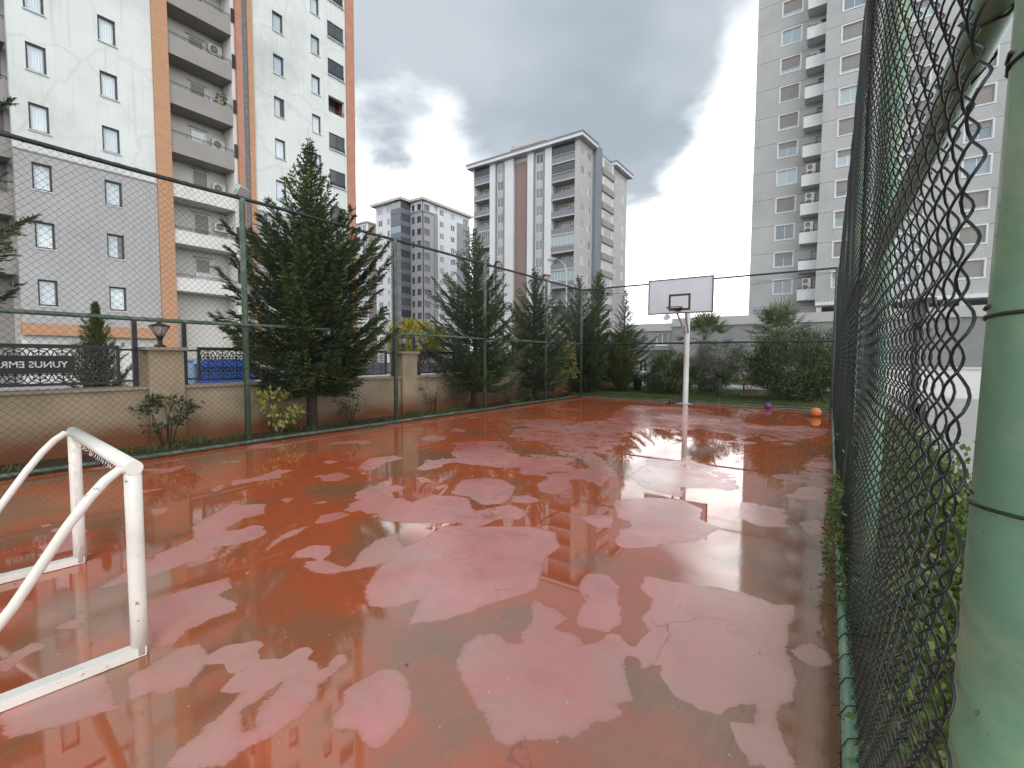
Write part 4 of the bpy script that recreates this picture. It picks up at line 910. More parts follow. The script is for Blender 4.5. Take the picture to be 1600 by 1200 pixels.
# ------------------------------------------------------------------ low building in front of it
def podium():
    t = thing('low_building', 'low grey flat-roofed building behind the palms and shrubs', 'building', (-6, 38, 0))
    F = '-y'; Y = 38.0
    hl = [(-12.28, -11.37, 2.57, 3.56), (-13.75, -13.0, 0.4, 1.29), (-14.55, -14.35, 2.95, 3.35), (-18.2, -17.2, 2.5, 3.5)]
    facade(MB(), F, Y, -24, -10.99, -0.1, 3.72, hl).build('wall', M['podium'], t)
    hr = [(-2.2, -1.0, 2.2, 3.4), (3.2, 4.6, 2.2, 3.4)]
    facade(MB(), F, Y, -10.98, 14, -0.1, 4.02, hr, 0.12).build('wall', M['podium'], t)
    fbox(MB(), F, Y, -24.05, -10.985, 3.722, 4.33, -0.4, 0.10).build('parapet_band', M['podium_band'], t)
    fbox(MB(), F, Y, -10.98, 14.05, 4.022, 4.68, -0.4, 0.24).build('parapet_band', M['podium_band'], t)
    fbox(MB(), F, Y, -24, -10.99, 2.16, 2.32, 0.001, 0.45).build('canopy', M['podium'], t)
    MB().box(-23.9, 13.9, 38.4, 56, -0.1, 3.70).build('core', M['podium'], t)
    s = dict(id='pod', frame=M['frame_white'], fw=0.05, pane=M['pane_dark'], mull=[.5], sill=M['sill'])
    for h in hl: window(t, F, Y, *h, s)
    for h in hr: window(t, F, Y, *h, s)
    return t
podium()
t = thing('satellite_dish', 'small grey satellite dish on the low flat roof', 'satellite dish', (-11.5, 38.3, 4.33))
MB().tube([(-11.5,38.3,4.33),(-11.5,38.3,4.62)], 0.03, 8).build('mast', M['galv'], t)
mb = MB(); d = MB().lathe([(0.02,0.0),(0.12,0.02),(0.22,0.06),(0.30,0.12),(0.29,0.125),(0.2,0.075),(0.03,0.02)], sides=20)
o = obj('dish', d.mesh('dish', M['podium_band'], True), t, (0,0,0)); o.matrix_local = Matrix.Translation((0,-0.1,0.42)) @ Matrix.Rotation(math.radians(62), 4, 'X')
MB().tube([(-11.5,38.16,4.75),(-11.5,37.8,4.95)], 0.012, 5).build('feed_arm', M['galv'], t)

# ------------------------------------------------------------------ centre tower with brown stripe
def centre_tower():
    t = thing('apartment_tower', 'pale apartment tower with brown vertical stripe and wide eaves, centre', 'building', (-47, 70, 0))
    F = '-y'; Y = 70.0; X = -35.8; TOP = 37.2; FL = 2.96
    zk = [34.3-FL*k for k in range(12)]       # parapet bottoms, top floor first
    sw = dict(id='ct', frame=M['frame_white'], fw=0.07, pane=M['pane_far'], mull=[.5])
    # front face strips
    for u0, u1 in ((-54.38, -53.06), (-50.94, -49.02), (-46.0, -44.72), (-42.44, -41.1)):
        fbox(MB(), F, Y, u0, u1, 0, TOP, -0.5, 0.10).build('white_strip', M['mid_white'], t)
    fbox(MB(), F, Y, -49.01, -46.01, 0, TOP-0.9, -0.8, -0.35).build('brown_strip', M['mid_brown'], t)
    fbox(MB(), F, Y, -36.68, -35.81, 0, TOP, -0.05, 0.05).build('corner_pier', M['beige_wall'], t)
    fbox(MB(), F, Y, -58.4, -58.12, 0, TOP, -1.88, 0.05).build('corner_pier', M['mid_white'], t)
    for u0, u1 in ((-53.05, -50.95), (-44.71, -42.45)):
        hs = [(u0+0.42, u1-0.42, z+0.75, z+2.35) for z in zk]
        facade(MB(), F, Y, u0+0.26, u1-0.26, 0, TOP-0.3, hs, -0.03).build('window_strip', M['beige_wall'], t)
        for a, b in ((u0, u0+0.255), (u1-0.255, u1)): fbox(MB(), F, Y, a, b, 0, TOP, -0.5, 0.14).build('grey_trim', M['mid_grey'], t)
        fbox(MB(), F, Y, u0+0.256, u1-0.256, TOP-0.298, TOP, -0.5, 0.135).build('grey_trim', M['mid_grey'], t)
        for h in hs: window(t, F, Y, *h, sw)
    # balconies
    for (u0, u1), glz in (((-58.11, -54.39), (0, 4, 7)), ((-41.09, -36.69), (0, 1, 5, 7, 10))):
        for k, z in enumerate(zk):
            b = fbox(MB(), F, Y, u0, u1, z-0.25, z+0.0, -1.9, 0.10).build('balcony', M['beige_wall'], t)
            fbox(MB(), F, Y, u0, u1, z+0.001, z+0.88, -0.06, 0.06).build('parapet', M['mid_grey'], b)
            if k in glz:
                m = MB(); n = 8
                for i in range(n+1): m.tube([P3(F,Y,u0+(u1-u0)*i/n,z+0.9,0.1), P3(F,Y,u0+(u1-u0)*min(i+.5,n)/n,z+1.12,0.1)], 0.03, 4)
                m.tube([P3(F,Y,u0,z+1.13,0.1), P3(F,Y,u1,z+1.13,0.1)], 0.035, 4); m.build('balustrade', M['frame_white'], b)
                window(t, F, Y, u0+0.02, u1-0.02, z+0.90, z+2.66, dict(id='gl%d' % (k > 3), frame=M['frame_dark' if k < 3 else 'frame_white'], fw=0.05, pane=M['pane_dark' if k < 5 or k == 7 else 'pane_sky'], mull=[.143,.286,.428,.571,.714,.857]), -0.05)
            else:
                window(t, F, Y+1.9, u0+1.1, u0+2.6, z+0.2, z+2.3, sw, 0.08)
                if k in (2, 3, 4, 6): 
                    ac_unit(t, F, Y+1.899, u1-0.95 if u0 > -50 else u0+1.0, z+1.3)
                    if u0 > -50: ac_unit(t, F, Y+1.899, u1-0.95, z+1.95); ac_unit(t, F, Y+1.899, u1-1.9, z+1.6) if k > 2 else None
    MB().box(-58.35, X-0.06, 71.9, 90.5, 0, TOP-0.01).build('core', M['beige_wall'], t)
    MB().box(-54.37, -41.12, 70.52, 71.89, 0, TOP-0.02).build('core', M['beige_wall'], t)
    # right face
    G = '+x'
    hs = [(u, u+1.42, z+0.2+FL*0-0.05+0.35, z+0.2+1.5+0.2) for z in zk for u in (70.35, 72.75)]
    hs = [(a, b, c-0.0, d) for a, b, c, d in hs]
    facade(MB(), G, X, 70.06, 74.96, 0, TOP, hs, 0.0, -0.055).build('side_wall', M['beige_wall'], t)
    for h in hs: window(t, G, X, *h, sw, -0.035)
    fbox(MB(), G, X, 74.97, 77.57, 0, TOP+0.9, -0.05, 0.55).build('slate_pier', M['mid_grey'], t)
    for k, z in enumerate(zk):
        zb = z-0.1
        fbox(MB(), G, X, 77.58, 82.78, zb-0.25, zb+0.88, -0.05, 0.75).build('bay_parapet', M['bay_brown'], t)
        fbox(MB(), G, X, 77.60, 82.70, zb+0.881, zb+2.70, -0.05, 0.45).build('bay_wall', M['mid_white'], t)
        window(t, G, X+0.45, 78.5, 81.9, zb+0.95, zb+2.55, dict(id='bay', frame=M['frame_white'], fw=0.07, pane=M['pane_far'], mull=[.33,.66]), 0.045)
    hs = [(u, u+1.3, z+0.5, z+1.95) for z in zk for u in (84.2, 88.0)]
    facade(MB(), G, X, 82.8, 90.5, 0, TOP, hs, 0.0, -0.055).build('side_wall', M['beige_wall'], t)
    for h in hs: window(t, G, X, *h, sw, -0.035)
    # eaves and roof
    r = MB().box(-59.3, X+0.95, 69.0, 74.9, TOP+0.01, TOP+0.55).build('eaves', M['mid_white'], t)
    MB().box(-59.4, X+1.05, 68.9, 74.95, TOP+0.551, TOP+0.80).build('fascia', M['mid_grey'], r)
    r = MB().box(-59.3, X+0.95, 82.9, 91.3, TOP+0.012, TOP+0.55).build('eaves', M['mid_white'], t)
    MB().box(-59.4, X+1.05, 82.85, 91.4, TOP+0.552, TOP+0.80).build('fascia', M['mid_grey'], r)
    MB().box(-58, X-0.1, 74.96, 82.84, TOP, TOP+0.7).build('roof_deck', M['mid_grey'], t)
    pen = MB().box(-51.2, -44.6, 73.2, 78, TOP+0.81, TOP+2.9).build('penthouse', M['mid_white'], t)
    MB().box(-51.8, -44.0, 72.6, 78.6, TOP+2.901, TOP+3.3).build('penthouse_roof', M['roof_trim'], pen)
    MB().tube([(-52.3,74,TOP+0.8),(-52.3,74,TOP+4.0),(-52.2,74,TOP+4.15),(-50.2,74,TOP+3.35)], 0.14, 8).build('vent_pipe', M['galv'], t)
    return t
centre_tower()

# ------------------------------------------------------------------ far grey and white tower
def far_tower():
    t = thing('apartment_tower', 'distant white and slate apartment tower left of centre', 'building', (-92, 84, 0))
    F, G = '-y', '+x'; TOP = 40.2; FL = 2.98
    zk = [TOP-2.9-FL*k for k in range(13)]
    sw = dict(id='ft', frame=M['frame_white'], fw=0.09, pane=M['pane_far'], mull=[.5])
    sd_ = dict(id='fd', frame=M['frame_dark'], fw=0.07, pane=M['pane_dark'], mull=[.5])
    sg = dict(id='fg', frame=M['frame_dark'], fw=0.06, pane=M['pane_dark'], mull=[.25,.5,.75])
    YA, YC, XA, XC = 80.4, 83.0, -89.85, -85.6
    hs = [(u, u+w_, z+0.75, z+2.3) for z in zk for u, w_ in ((-99.2, 1.7), (-95.7, 1.0))]
    facade(MB(), F, YA, -100.1, -93.6, 0, TOP, hs).build('wall', M['far_white'], t)
    for h in hs: window(t, F, YA, *h, sw)
    for k, z in enumerate(zk):
        b = MB().box(-93.59, XA, YA-0.6, YC-0.01, z-0.15, z+1.05).build('bay_parapet', M['far_slate'], t)
        window(t, F, YA-0.55, -93.55, XA-0.03, z+1.06, z+2.80, sg if k not in (0, 2) else dict(sg, id='fg2', pane=M['pane_sky']), 0.0)
        window(t, G, XA-0.05, YA-0.5, YC-0.05, z+1.06, z+2.80, sg, 0.0)
    MB().box(-100, XA-0.4, YA+0.31, 100, 0, TOP-0.01).build('core', M['far_white'], t)
    # corner block
    hs = [(u, u+w_, z+0.6, z+2.2) for z in zk for u, w_ in ((-89.4, 1.0), (-87.5, 1.5))]
    facade(MB(), F, YC, XA+0.01, XC, 0, TOP-2.6, hs[2:], 0.0).build('wall', M['far_taupe'], t)
    facade(MB(), F, YC, XA+0.01, XC, TOP-2.59, TOP, hs, 0.0).build('wall', M['far_white'], t)
    for h in hs: window(t, F, YC, *h, sd_)
    MB().box(XA-0.39, XC-0.32, YC+0.31, 100.8, 0, TOP-0.02).build('core', M['far_white'], t)
    hs = [(83.55, 85.45, z+0.6, z+2.2) for z in zk]
    facade(MB(), G, XC, YC+0.001, 87.0, 0, TOP-2.6, hs, 0.0).build('wall', M['far_taupe'], t)
    facade(MB(), G, XC, YC+0.001, 87.0, TOP-2.59, TOP, hs, 0.0).build('wall', M['far_white'], t)
    for k, h in enumerate(hs): window(t, G, XC, *h, sd_)
    fbox(MB(), G, XC, 87.01, 88.2, 0, TOP-2.2, -0.3, 0.18).build('slate_band', M['far_grey'], t)
    MB().box(XA+0.02, XC+0.18, YC-0.18, 87.0, TOP-2.64, TOP-2.2).build('slate_band', M['far_grey'], t)
    hs = [(u, u+1.55, z+0.75, z+2.2) for z in zk for u in (89.1, 93.3)]
    facade(MB(), G, XC, 88.21, 95.7, 0, TOP, hs).build('wall', M['far_white'], t)
    for h in hs: window(t, G, XC, *h, sw)
    hs = [(98.2, 100.2, z+0.5, z+2.1) for z in zk]
    facade(MB(), G, XC, 95.71, 101, 0, TOP-2.4, hs, 0.10).build('wall', M['far_grey'], t)
    facade(MB(), G, XC, 95.71, 101, TOP-2.39, TOP, hs, 0.0).build('wall', M['far_white'], t)
    for h in hs: window(t, G, XC, *h, sw, -0.2)
    MB().box(-100.9, XA+0.6, YA-1.2, 100, TOP+0.01, TOP+0.65).build('eaves', M['roof_trim'], t)
    MB().box(XA+0.61, XC+0.8, YC-0.8, 101.6, TOP+0.012, TOP+0.64).build('eaves', M['roof_trim'], t)
    MB().box(-97.5, -95, 84, 90, TOP+.66, TOP+2).build('penthouse', M['far_white'], t)
    return t
far_tower()
def farthest():
    t = thing('apartment_tower', 'narrow brown and white tower farthest left, beside the orange corner band', 'building', (-122, 93, 0))
    F, G = '-y', '+x'; TOP = 42.2; zk = [TOP-2.9-2.98*k for k in range(13)]
    hs = [(u, u+1.6, z+0.7, z+2.3) for z in zk for u in (-123.6, -120.8)]
    facade(MB(), F, 92, -126, -118.5, 0, TOP, hs).build('wall', M['far_white'], t)
    for h in hs: window(t, F, 92, *h, dict(id='ft', frame=M['frame_white'], fw=0.09, pane=M['pane_far'], mull=[.5]))
    MB().box(-125.9, -118.5, 92.31, 108, 0, TOP-.01).build('core', M['far_brown'], t)
    MB().box(-126.5, -118.1, 91.5, 108.4, TOP+.01, TOP+.5).build('eaves', M['roof_trim'], t)
farthest()
# low parked white van-like wall and street lamp
t = thing('street_lamp', 'tall thin curved-arm street lamp before the centre tower', 'street lamp', (-16.3, 30, 0))
MB().tube([(-16.3,30,-0.1),(-16.3,30,4),(-16.3,30,7.6),(-16.42,30,8.15),(-16.75,30,8.5),(-17.2,30,8.72)], [0.09,0.075,0.055,0.05,0.045,0.04], 10).build('pole', M['galv'], t, True)
MB().box(-17.85, -17.15, 29.86, 30.14, 8.66, 8.80).build('lamp_head', M['galv'], t)
MB().box(-17.78, -17.3, 29.9, 30.1, 8.62, 8.659).build('lens', M['lamp_glass'], t)
MB().lathe([(0.14,-0.1),(0.14,0.5),(0.09,0.55)], (-16.3,30,0), 12).build('base', M['galv'], t)

# ------------------------------------------------------------------ goal
def goal():
    t = thing('small_goal', 'white tubular mini football goal without net on wet red court', 'goal', (-3.63, 0.84, 0))
    A = Vector((-2.82, 0.775, 0)); B = Vector((-4.44, 0.895, 0)); ex = (A-B).normalized(); ey = Vector((ex.y, -ex.x, 0)); H, r = 0.955, 0.036
    mt = M['goal_paint']; U = Vector((0,0,1))
    def bar(o, d, a0, a1, hw, z0, z1, nm):
        s_ = Vector((-d.y, d.x, 0)); m = MB()
        c = [o+d*a0-s_*hw, o+d*a1-s_*hw, o+d*a1+s_*hw, o+d*a0+s_*hw]
        m.v = [tuple(p+U*z0) for p in c] + [tuple(p+U*z1) for p in c]
        m.f = [(0,3,2,1),(4,5,6,7),(0,1,5,4),(1,2,6,5),(2,3,7,6),(3,0,4,7)]
        m.build(nm, mt, t)
    for O in (A, B):
        MB().tube([O+U*0.012, O+U*0.3, O+U*0.6, O+U*(H+0.01)], r, 20).build('post', mt, t, True)
        P = [(0.02,H-0.02),(0.05,H-0.005),(0.10,H-0.045),(0.16,H-0.115),(0.24,H-0.23),(0.42,H-0.53),(0.70,0.05)]     # bent rear stay
        MB().tube([O+ey*p+U*z for p, z in P], 0.0215, 14).build('stay', mt, t, True)
        bar(O, ey, -0.02, 0.78, 0.033, 0.004, 0.05, 'base_bar')
    MB().tube([A+ex*r+U*H, B-ex*r+U*H], r, 20).build('crossbar', mt, t, True)
    bar(B+ey*0.745, ex, 0.034, (A-B).length-0.034, 0.03, 0.006, 0.048, 'rear_bar')
    # torn net hooks
    hk = MB(); ru = random.uniform
    for O, s in ((A, -1), (B, 1)):
        for i in range(9):
            z = 0.12+0.09*i+ru(-.02,.02); L_ = ru(.012,.03); e = ex*s
            hk.tube([O+e*0.034+ey*.012+U*z, O+e*(0.036+L_*.6)+ey*.015+U*(z+ru(-.01,.02)), O+e*(0.035+L_)+ey*.018+U*(z-ru(0,.04)), O+e*(0.03+L_*1.3)+ey*.02+U*(z-ru(.01,.05))], 0.0022, 4)
    for i in range(26):
        L_ = ru(.008,.028); p = B+ex*(0.12+i*0.055)
        hk.tube([p+ey*.02+U*(H-.03), p+ex*ru(-.015,.015)+ey*.025+U*(H-.035-L_*.6), p+ex*ru(-.03,.03)+ey*.03+U*(H-.035-L_)], 0.0022, 4)
    hk.build('net_hooks', mt, t)['kind'] = 'stuff'
goal()
# ------------------------------------------------------------------ basketball hoop
def hoop():
    t = thing('basketball_hoop', 'basketball hoop with pale grey backboard on white pole', 'basketball hoop', (-4.12, 15.9, 0))
    px, py = -4.12, 15.9
    MB().lathe([(0.16,0.0),(0.16,0.02),(0.088,0.022),(0.086,1.5),(0.084,3.55),(0.05,3.57)], (px,py,0), 24).build('pole', M['pole_white'], t, True)
    bx, by, z0, z1, hw = -4.04, 14.62, 2.905, 3.91, 0.93
    MB().box(bx-hw+0.0, bx+hw, by, by+0.03, z0, z1).build('backboard', M['board'], t)
    fr = MB(); e = 0.035
    fr.box(bx-hw-.01, bx+hw+.01, by-.012, by+.045, z0-e, z0-.001).box(bx-hw-.01, bx+hw+.01, by-.012, by+.045, z1+.001, z1+e).box(bx-hw-e, bx-hw-.0005, by-.0115, by+.0445, z0-e, z1+e).box(bx+hw+.0005, bx+hw+e, by-.0115, by+.0445, z0-e, z1+e)
    fr.build('board_frame', M['rail_dark'], t)
    s = MB(); a0, a1, c0, c1, w_ = bx-0.325, bx+0.325, z0+0.06, z0+0.56, 0.062
    yy0, yy1 = by-0.004, by-0.0005
    s.box(a0, a1, yy0, yy1, c0, c0+w_).box(a0, a1, yy0, yy1, c1-w_, c1).box(a0, a0+w_, yy0, yy1, c0+w_, c1-w_).box(a1-w_, a1, yy0, yy1, c0+w_, c1-w_)
    s.build('target_square', M['black_paint'], t)
    rc = (bx-0.03, by-0.40, 3.02)
    MB().tube([(rc[0]+0.225*math.cos(k*PI/14), rc[1]+0.225*math.sin(k*PI/14), rc[2]) for k in range(28)], 0.012, 8, closed=True).build('rim', M['rim_red'], t, True)
    MB().box(rc[0]-.12, rc[0]+.12, by-.18, by-.013, 3.0, 3.035).box(rc[0]-.08, rc[0]+.08, by-.012, by-.0045, 2.93, 3.05).build('rim_bracket', M['rim_red'], t)
    nt_ = MB()
    for k in range(10):
        a = k*PI/5; nt_.tube([(rc[0]+.22*math.cos(a), rc[1]+.22*math.sin(a), rc[2]-.012),(rc[0]+.21*math.cos(a), rc[1]+.21*math.sin(a), rc[2]-.05)], 0.006, 4)
    nt_.build('net_hooks', M['rim_red'], t)['kind'] = 'stuff'
    for x in (-0.05, 0.05):
        MB().tube([(px+x, py-0.05, 2.35),(bx+x*3, by+0.05, z0+0.16)], 0.032, 8).build('brace', M['pole_white'], t)
        MB().tube([(px+x, py-0.05, 3.40),(bx+x*3, by+0.05, z1-0.2)], 0.032, 8).build('arm', M['pole_white'], t)
    MB().box(px-.22, px+.22, py-.22, py+.16, 0.001, 0.0125).build('base_plate', M['galv'], t)
hoop()
def ball(c, r, mat, seam, label, nm):
    t = thing(nm, label, 'ball', (c[0], c[1], 0))
    b = MB(); prof = [(max(0.001, r*math.sin(PI*i/20)), -r*math.cos(PI*i/20)) for i in range(21)]
    b.lathe(prof, c, 32).build('skin', mat, t, True)
    s = MB(); R = r*1.001
    s.tube([(c[0]+R*math.cos(k*PI/20), c[1]+R*math.sin(k*PI/20)*0.9, c[2]+R*math.sin(k*PI/20)*0.436) for k in range(40)], 0.0035, 5, closed=True)
    s.tube([(c[0]+R*math.sin(k*PI/20)*0.2, c[1]-R*math.sin(k*PI/20)*0.98*0.44, c[2]+R*math.cos(k*PI/20)) if 0 else (c[0]+R*math.sin(k*PI/20)*0.3, c[1]+R*math.sin(k*PI/20)*0.954, c[2]+R*math.cos(k*PI/20)) for k in range(40)], 0.0035, 5, closed=True)
    for sg in (-1, 1):
        s.tube([(c[0]+sg*R*0.62+sg*0.10*R*math.cos(2*k*PI/20), c[1]+R*0.78*math.cos(k*PI/20)*(1-0.0), c[2]+R*0.78*math.sin(k*PI/20)) for k in range(40)], 0.0035, 5, closed=True)
    s.build('seams', seam, t, True)
M['ball_orange'] = plain('ball_orange', (0.58,0.19,0.05), 0.5, var=0.1, scale=20, bump=0.3, bscale=220, stain=(0.65,0.40,0.2), stain_amt=0.4)
M['ball_purple'] = plain('ball_purple', (0.13,0.035,0.16), 0.4, var=0.15, scale=12)
M['ball_seam'] = plain('ball_seam', (0.35,0.16,0.07), 0.5)
ball((-0.44, 14.42, 0.121), 0.121, M['ball_orange'], M['ball_seam'], 'orange basketball by the right-hand fence', 'basketball')
ball((-1.68, 15.75, 0.098), 0.098, M['ball_purple'], M['ball_purple'], 'purple ball beside the back fence', 'rubber_ball')
t = thing('black_cap', 'small black round cap lying left of the hoop pole', 'cap', (-4.5, 15.62, 0))
MB().lathe([(0.085,0.003),(0.09,0.04),(0.075,0.09),(0.03,0.115),(0.005,0.118)], (-4.5,15.62,0), 16).build('crown', M['black_paint'], t, True)
MB().lathe([(0.03,0.002),(0.12,0.006),(0.125,0.012),(0.03,0.016)], (-4.56,15.58,0), 16).build('brim', M['black_paint'], t, True)
# red garden toy and green bin beyond the back fence
t = thing('garden_toy', 'red playground rocker on the lawn behind the olive tree', 'toy', (-2.9, 20.4, 0.05))
MB().tube([(-3.05,20.4,0.06),(-3.05,20.4,0.45),(-2.98,20.4,0.55),(-2.90,20.4,0.55)], 0.035, 8).build('handle', M['toy_red'], t, True)
MB().box(-3.0,-2.55,20.28,20.52,0.22,0.30).build('seat', M['toy_red'], t)
MB().tube([(-3.15,20.4,0.10),(-2.9,20.4,0.05),(-2.6,20.4,0.06),(-2.4,20.4,0.12)], 0.05, 8).build('rocker', M['concrete'], t, True)
t = thing('litter_bin', 'dark green litter bin beside the light cypress shrub', 'bin', (-7.35, 20.3, 0.03))
MB().lathe([(0.17,0.02),(0.2,0.62),(0.215,0.64),(0.215,0.68)], (-7.35,20.3,0.03), 16).build('body', M['green_bin'], t, True)
MB().lathe([(0.215,0.681),(0.2,0.74),(0.08,0.78)], (-7.35,20.3,0.03), 16).build('lid', M['green_bin'], t, True)
# behind the right fence: a bollard lamp and a low white wall
t = thing('garden_lamp', 'dark slim garden lamp post behind the right fence hedge', 'lamp', (0.86, 8.4, 0))
MB().tube([(0.86,8.4,-0.02),(0.86,8.4,2.0)], 0.05, 12).build('post', M['iron'], t, True)
MB().box(0.78,0.94,8.3,8.5,2.0,2.28).build('lantern', M['iron'], t)
MB().box(0.70,1.02,8.2,8.6,2.281,2.32).build('lid', M['iron'], t)
MB().box(0.911,0.99,8.33,8.47,0.62,0.9).build('switch_box', M['iron'], t)
t = thing('garden_wall', 'low pale wall across the paving behind the right fence', 'wall', (8, 25, 0))
MB().box(1.37, 26, 24.95, 25.2, -0.1, 1.15).build('wall', M['parapet_white'], t)
for k in range(20): MB().box(1.37+1.23*k+.003, 1.37+1.23*(k+1)-.003, 24.88, 25.27, 1.152, 1.21).build('coping', M['sill'], t)
# ------------------------------------------------------------------ vegetation
def norm(a): return a/np.maximum(np.linalg.norm(a, axis=-1, keepdims=True), 1e-9)
def tris(base, dirv, side, ln, wd):
    """narrow leaf triangles/diamonds"""
    tip = base + dirv*ln[:,None]; mid = base + dirv*(ln*0.45)[:,None]
    return np.stack([base, mid+side*wd[:,None], tip, mid-side*wd[:,None]], 1)
def quads_mesh(name, Q, mat):
    V = Q.reshape(-1, 3); return np_mesh(name, V, np.arange(len(V)).reshape(-1, 4), mat)
def conifer(name, label, loc, H, R, mat, seed, nb=150, spread=1.0, zlow=0.12, leaf=(0.05,0.10), up=0.25, group='conifers along the fence', cat='tree', shape=0.8, skirt=0.2, step=0.05, tufts=5, prof_pts=None, curl=0.10):
    rg = np.random.default_rng(seed); loc = np.array(loc, float)
    t = thing(name, label, cat, tuple(loc), group)
    tb = MB(); cur = [(loc[0]+0.03*math.sin(q*5+seed), loc[1]+0.03*math.cos(q*4+seed), loc[2]-0.05+H*q) for q in np.linspace(0, 0.985, 9)]
    r0 = 0.016*H+0.02
    tb.tube(cur, [r0*(1-0.93*q) for q in np.linspace(0, 1, 9)], 9)
    S, Dd, Sd, Ln, Wd = [], [], [], [], []
    br = MB()
    for i in range(nb):
        q = zlow + (0.985-zlow)*((i+rg.random())/nb)**(1.35 if prof_pts is not None else 1.0)
        prof = (1-q)**shape if prof_pts is None else float(np.interp(q, *zip(*prof_pts)))
        if prof_pts is None and q < zlow+skirt: prof *= 0.62 + 0.38*(q-zlow)/skirt
        L_ = R*prof*rg.uniform(0.66, 1.22)+0.07; az = i*2.39996+rg.uniform(-.4,.4)
        el = up + 0.75*q**2 - (0.45*max(0.0, (0.34-q)/0.34) if prof_pts is not None else 0.0) + rg.uniform(-.22,.22)
        d = np.array([math.cos(az)*math.cos(el), math.sin(az)*math.cos(el), math.sin(el)])
        b0 = loc + np.array([0, 0, H*q])
        n = max(4, int(L_/step)); s = np.linspace(0.12, 1, n)
        droop = -0.10*L_*np.sin(s*PI)*(1-q) + curl*L_*s**2
        pts = b0 + d*(L_*s)[:,None]; pts[:,2] += droop
        pts += rg.normal(0, 0.012, pts.shape)
        if L_ > 0.3: br.tube([tuple(b0), tuple(pts[n//2]), tuple(pts[-1])], [0.004+0.010*L_, 0.003+0.006*L_, 0.002], 4, cap=False)
        h = np.array([-math.sin(az), math.cos(az), 0.0])
        for sg in (-1, 1):
            fl = (0.14*min(1.0, 0.25+L_*0.9)+0.34*L_*0.5*(1-s**1.5))*rg.uniform(0.6, 1.3, n)*spread
            fd = norm(d[None,:]*rg.uniform(0.55,0.95,n)[:,None] + sg*h[None,:]*rg.uniform(0.4,0.9,n)[:,None] + np.array([0,0,1])*rg.uniform(-0.1,0.55,n)[:,None])
            if prof_pts is not None and q > 0.58: fl = fl*0.62
            for k in range(tufts):
                if q > 0.62 and prof_pts is not None and k % 2: continue
                fr = (k+0.6)/tufts
                bb = pts + fd*(fl*fr)[:,None]
                for s2 in (-1, 0, 1):
                    ld = norm(fd + s2*0.75*np.cross(fd, np.array([0,0,1.0])) + rg.normal(0, 0.22, (n,3)))
                    S.append(bb); Dd.append(ld); Sd.append(norm(np.cross(ld, rg.normal(0,1,(n,3))))); Ln.append(rg.uniform(*leaf, n)*(1.15-0.4*fr)*min(1.0, 0.6+0.5*L_)); Wd.append(rg.uniform(0.005, 0.010, n)*(leaf[1]/0.1))
    # leader
    n = 60; s = rg.uniform(0.86, 1.02, n); bb = loc + np.stack([rg.normal(0,.012,n), rg.normal(0,.012,n), H*s], 1); ld = norm(np.stack([rg.normal(0,.5,n), rg.normal(0,.5,n), np.ones(n)], 1))
    S.append(bb); Dd.append(ld); Sd.append(norm(np.cross(ld, rg.normal(0,1,(n,3))))); Ln.append(rg.uniform(0.05,0.12,n)); Wd.append(rg.uniform(.005,.009,n))
    Q = tris(np.concatenate(S), np.concatenate(Dd), np.concatenate(Sd), np.concatenate(Ln), np.concatenate(Wd))
    tr = tb.build('trunk', M['bark'], t, True); br.build('limbs', M['bark'], t)
    obj('crown', quads_mesh('crown', Q, mat), t)
    return t
def leaf_cloud(n, c, rad, rg, leaf, wd, clumps=40, hollow=0.55, flat=0.0, upb=0.3, shell=0.5):
    c = np.array(c, float); rad = np.array(rad, float)
    u = norm(rg.normal(0,1,(clumps,3))); cl = u*(rg.uniform(hollow, 1.0, clumps)**0.6)[:,None]; cs = rg.uniform(0.12, 0.30, clumps)
    i = rg.integers(0, clumps, n); o = cl[i] + rg.normal(0,1,(n,3))*cs[i][:,None]*0.6
    p = c + o*rad; od = norm(o+1e-6)
    d = norm(od*0.8 + rg.normal(0,0.7,(n,3)) + np.array([0,0,upb])); s = norm(np.cross(d, rg.normal(0,1,(n,3))))
    return tris(p, d, s, rg.uniform(*leaf, n), rg.uniform(*wd, n))
def shrub(name, label, loc, rad, mat, seed, n=9000, leaf=(0.05,0.1), wd=(0.008,0.014), clumps=60, stems=7, group=None, trunk=None, cz=None, cat='shrub', hollow=0.5, upb=0.3, bark='bark', stem_r=0.014):
    rg = np.random.default_rng(seed); x, y, z = loc; cz = cz if cz is not None else rad[2]*0.95
    t = thing(name, label, cat, loc, group)
    sm = MB()
    if trunk:
        sm.tube([(x,y,z-0.03),(x+.03,y,z+trunk*0.5),(x-.02,y+.02,z+trunk)], [0.11,0.085,0.07], 10)
    z0 = z+(trunk or -0.02)
    for k in range(stems):
        a = k*2.4+seed; rr = rg.uniform(0.35,0.85); e = (x+rad[0]*rr*math.cos(a), y+rad[1]*rr*math.sin(a), z+cz+rad[2]*rg.uniform(-0.1,0.6)); b0 = (x+0.05*math.cos(a), y+0.05*math.sin(a), z0-(0.05 if trunk else 0))
        m_ = tuple(b0[q]*0.5+e[q]*0.5+(0.05 if q == 2 else rg.uniform(-.05,.05)) for q in range(3))
        sm.tube([b0, m_, e], [stem_r*(2 if trunk else 1), stem_r, stem_r*0.4], 5)
    sm.build('trunk' if trunk else 'stems', M[bark], t, True)
    obj('crown' if trunk else 'foliage', quads_mesh('foliage', leaf_cloud(n, (x,y,z+cz), rad, rg, leaf, wd, clumps, hollow, upb=upb), mat), t)
    return t
PROF = [(0,.4),(.13,.62),(.22,.90),(.33,1.0),(.42,1.0),(.50,.88),(.56,.68),(.61,.46),(.70,.36),(.80,.25),(.90,.13),(.96,.05),(1,.02)]
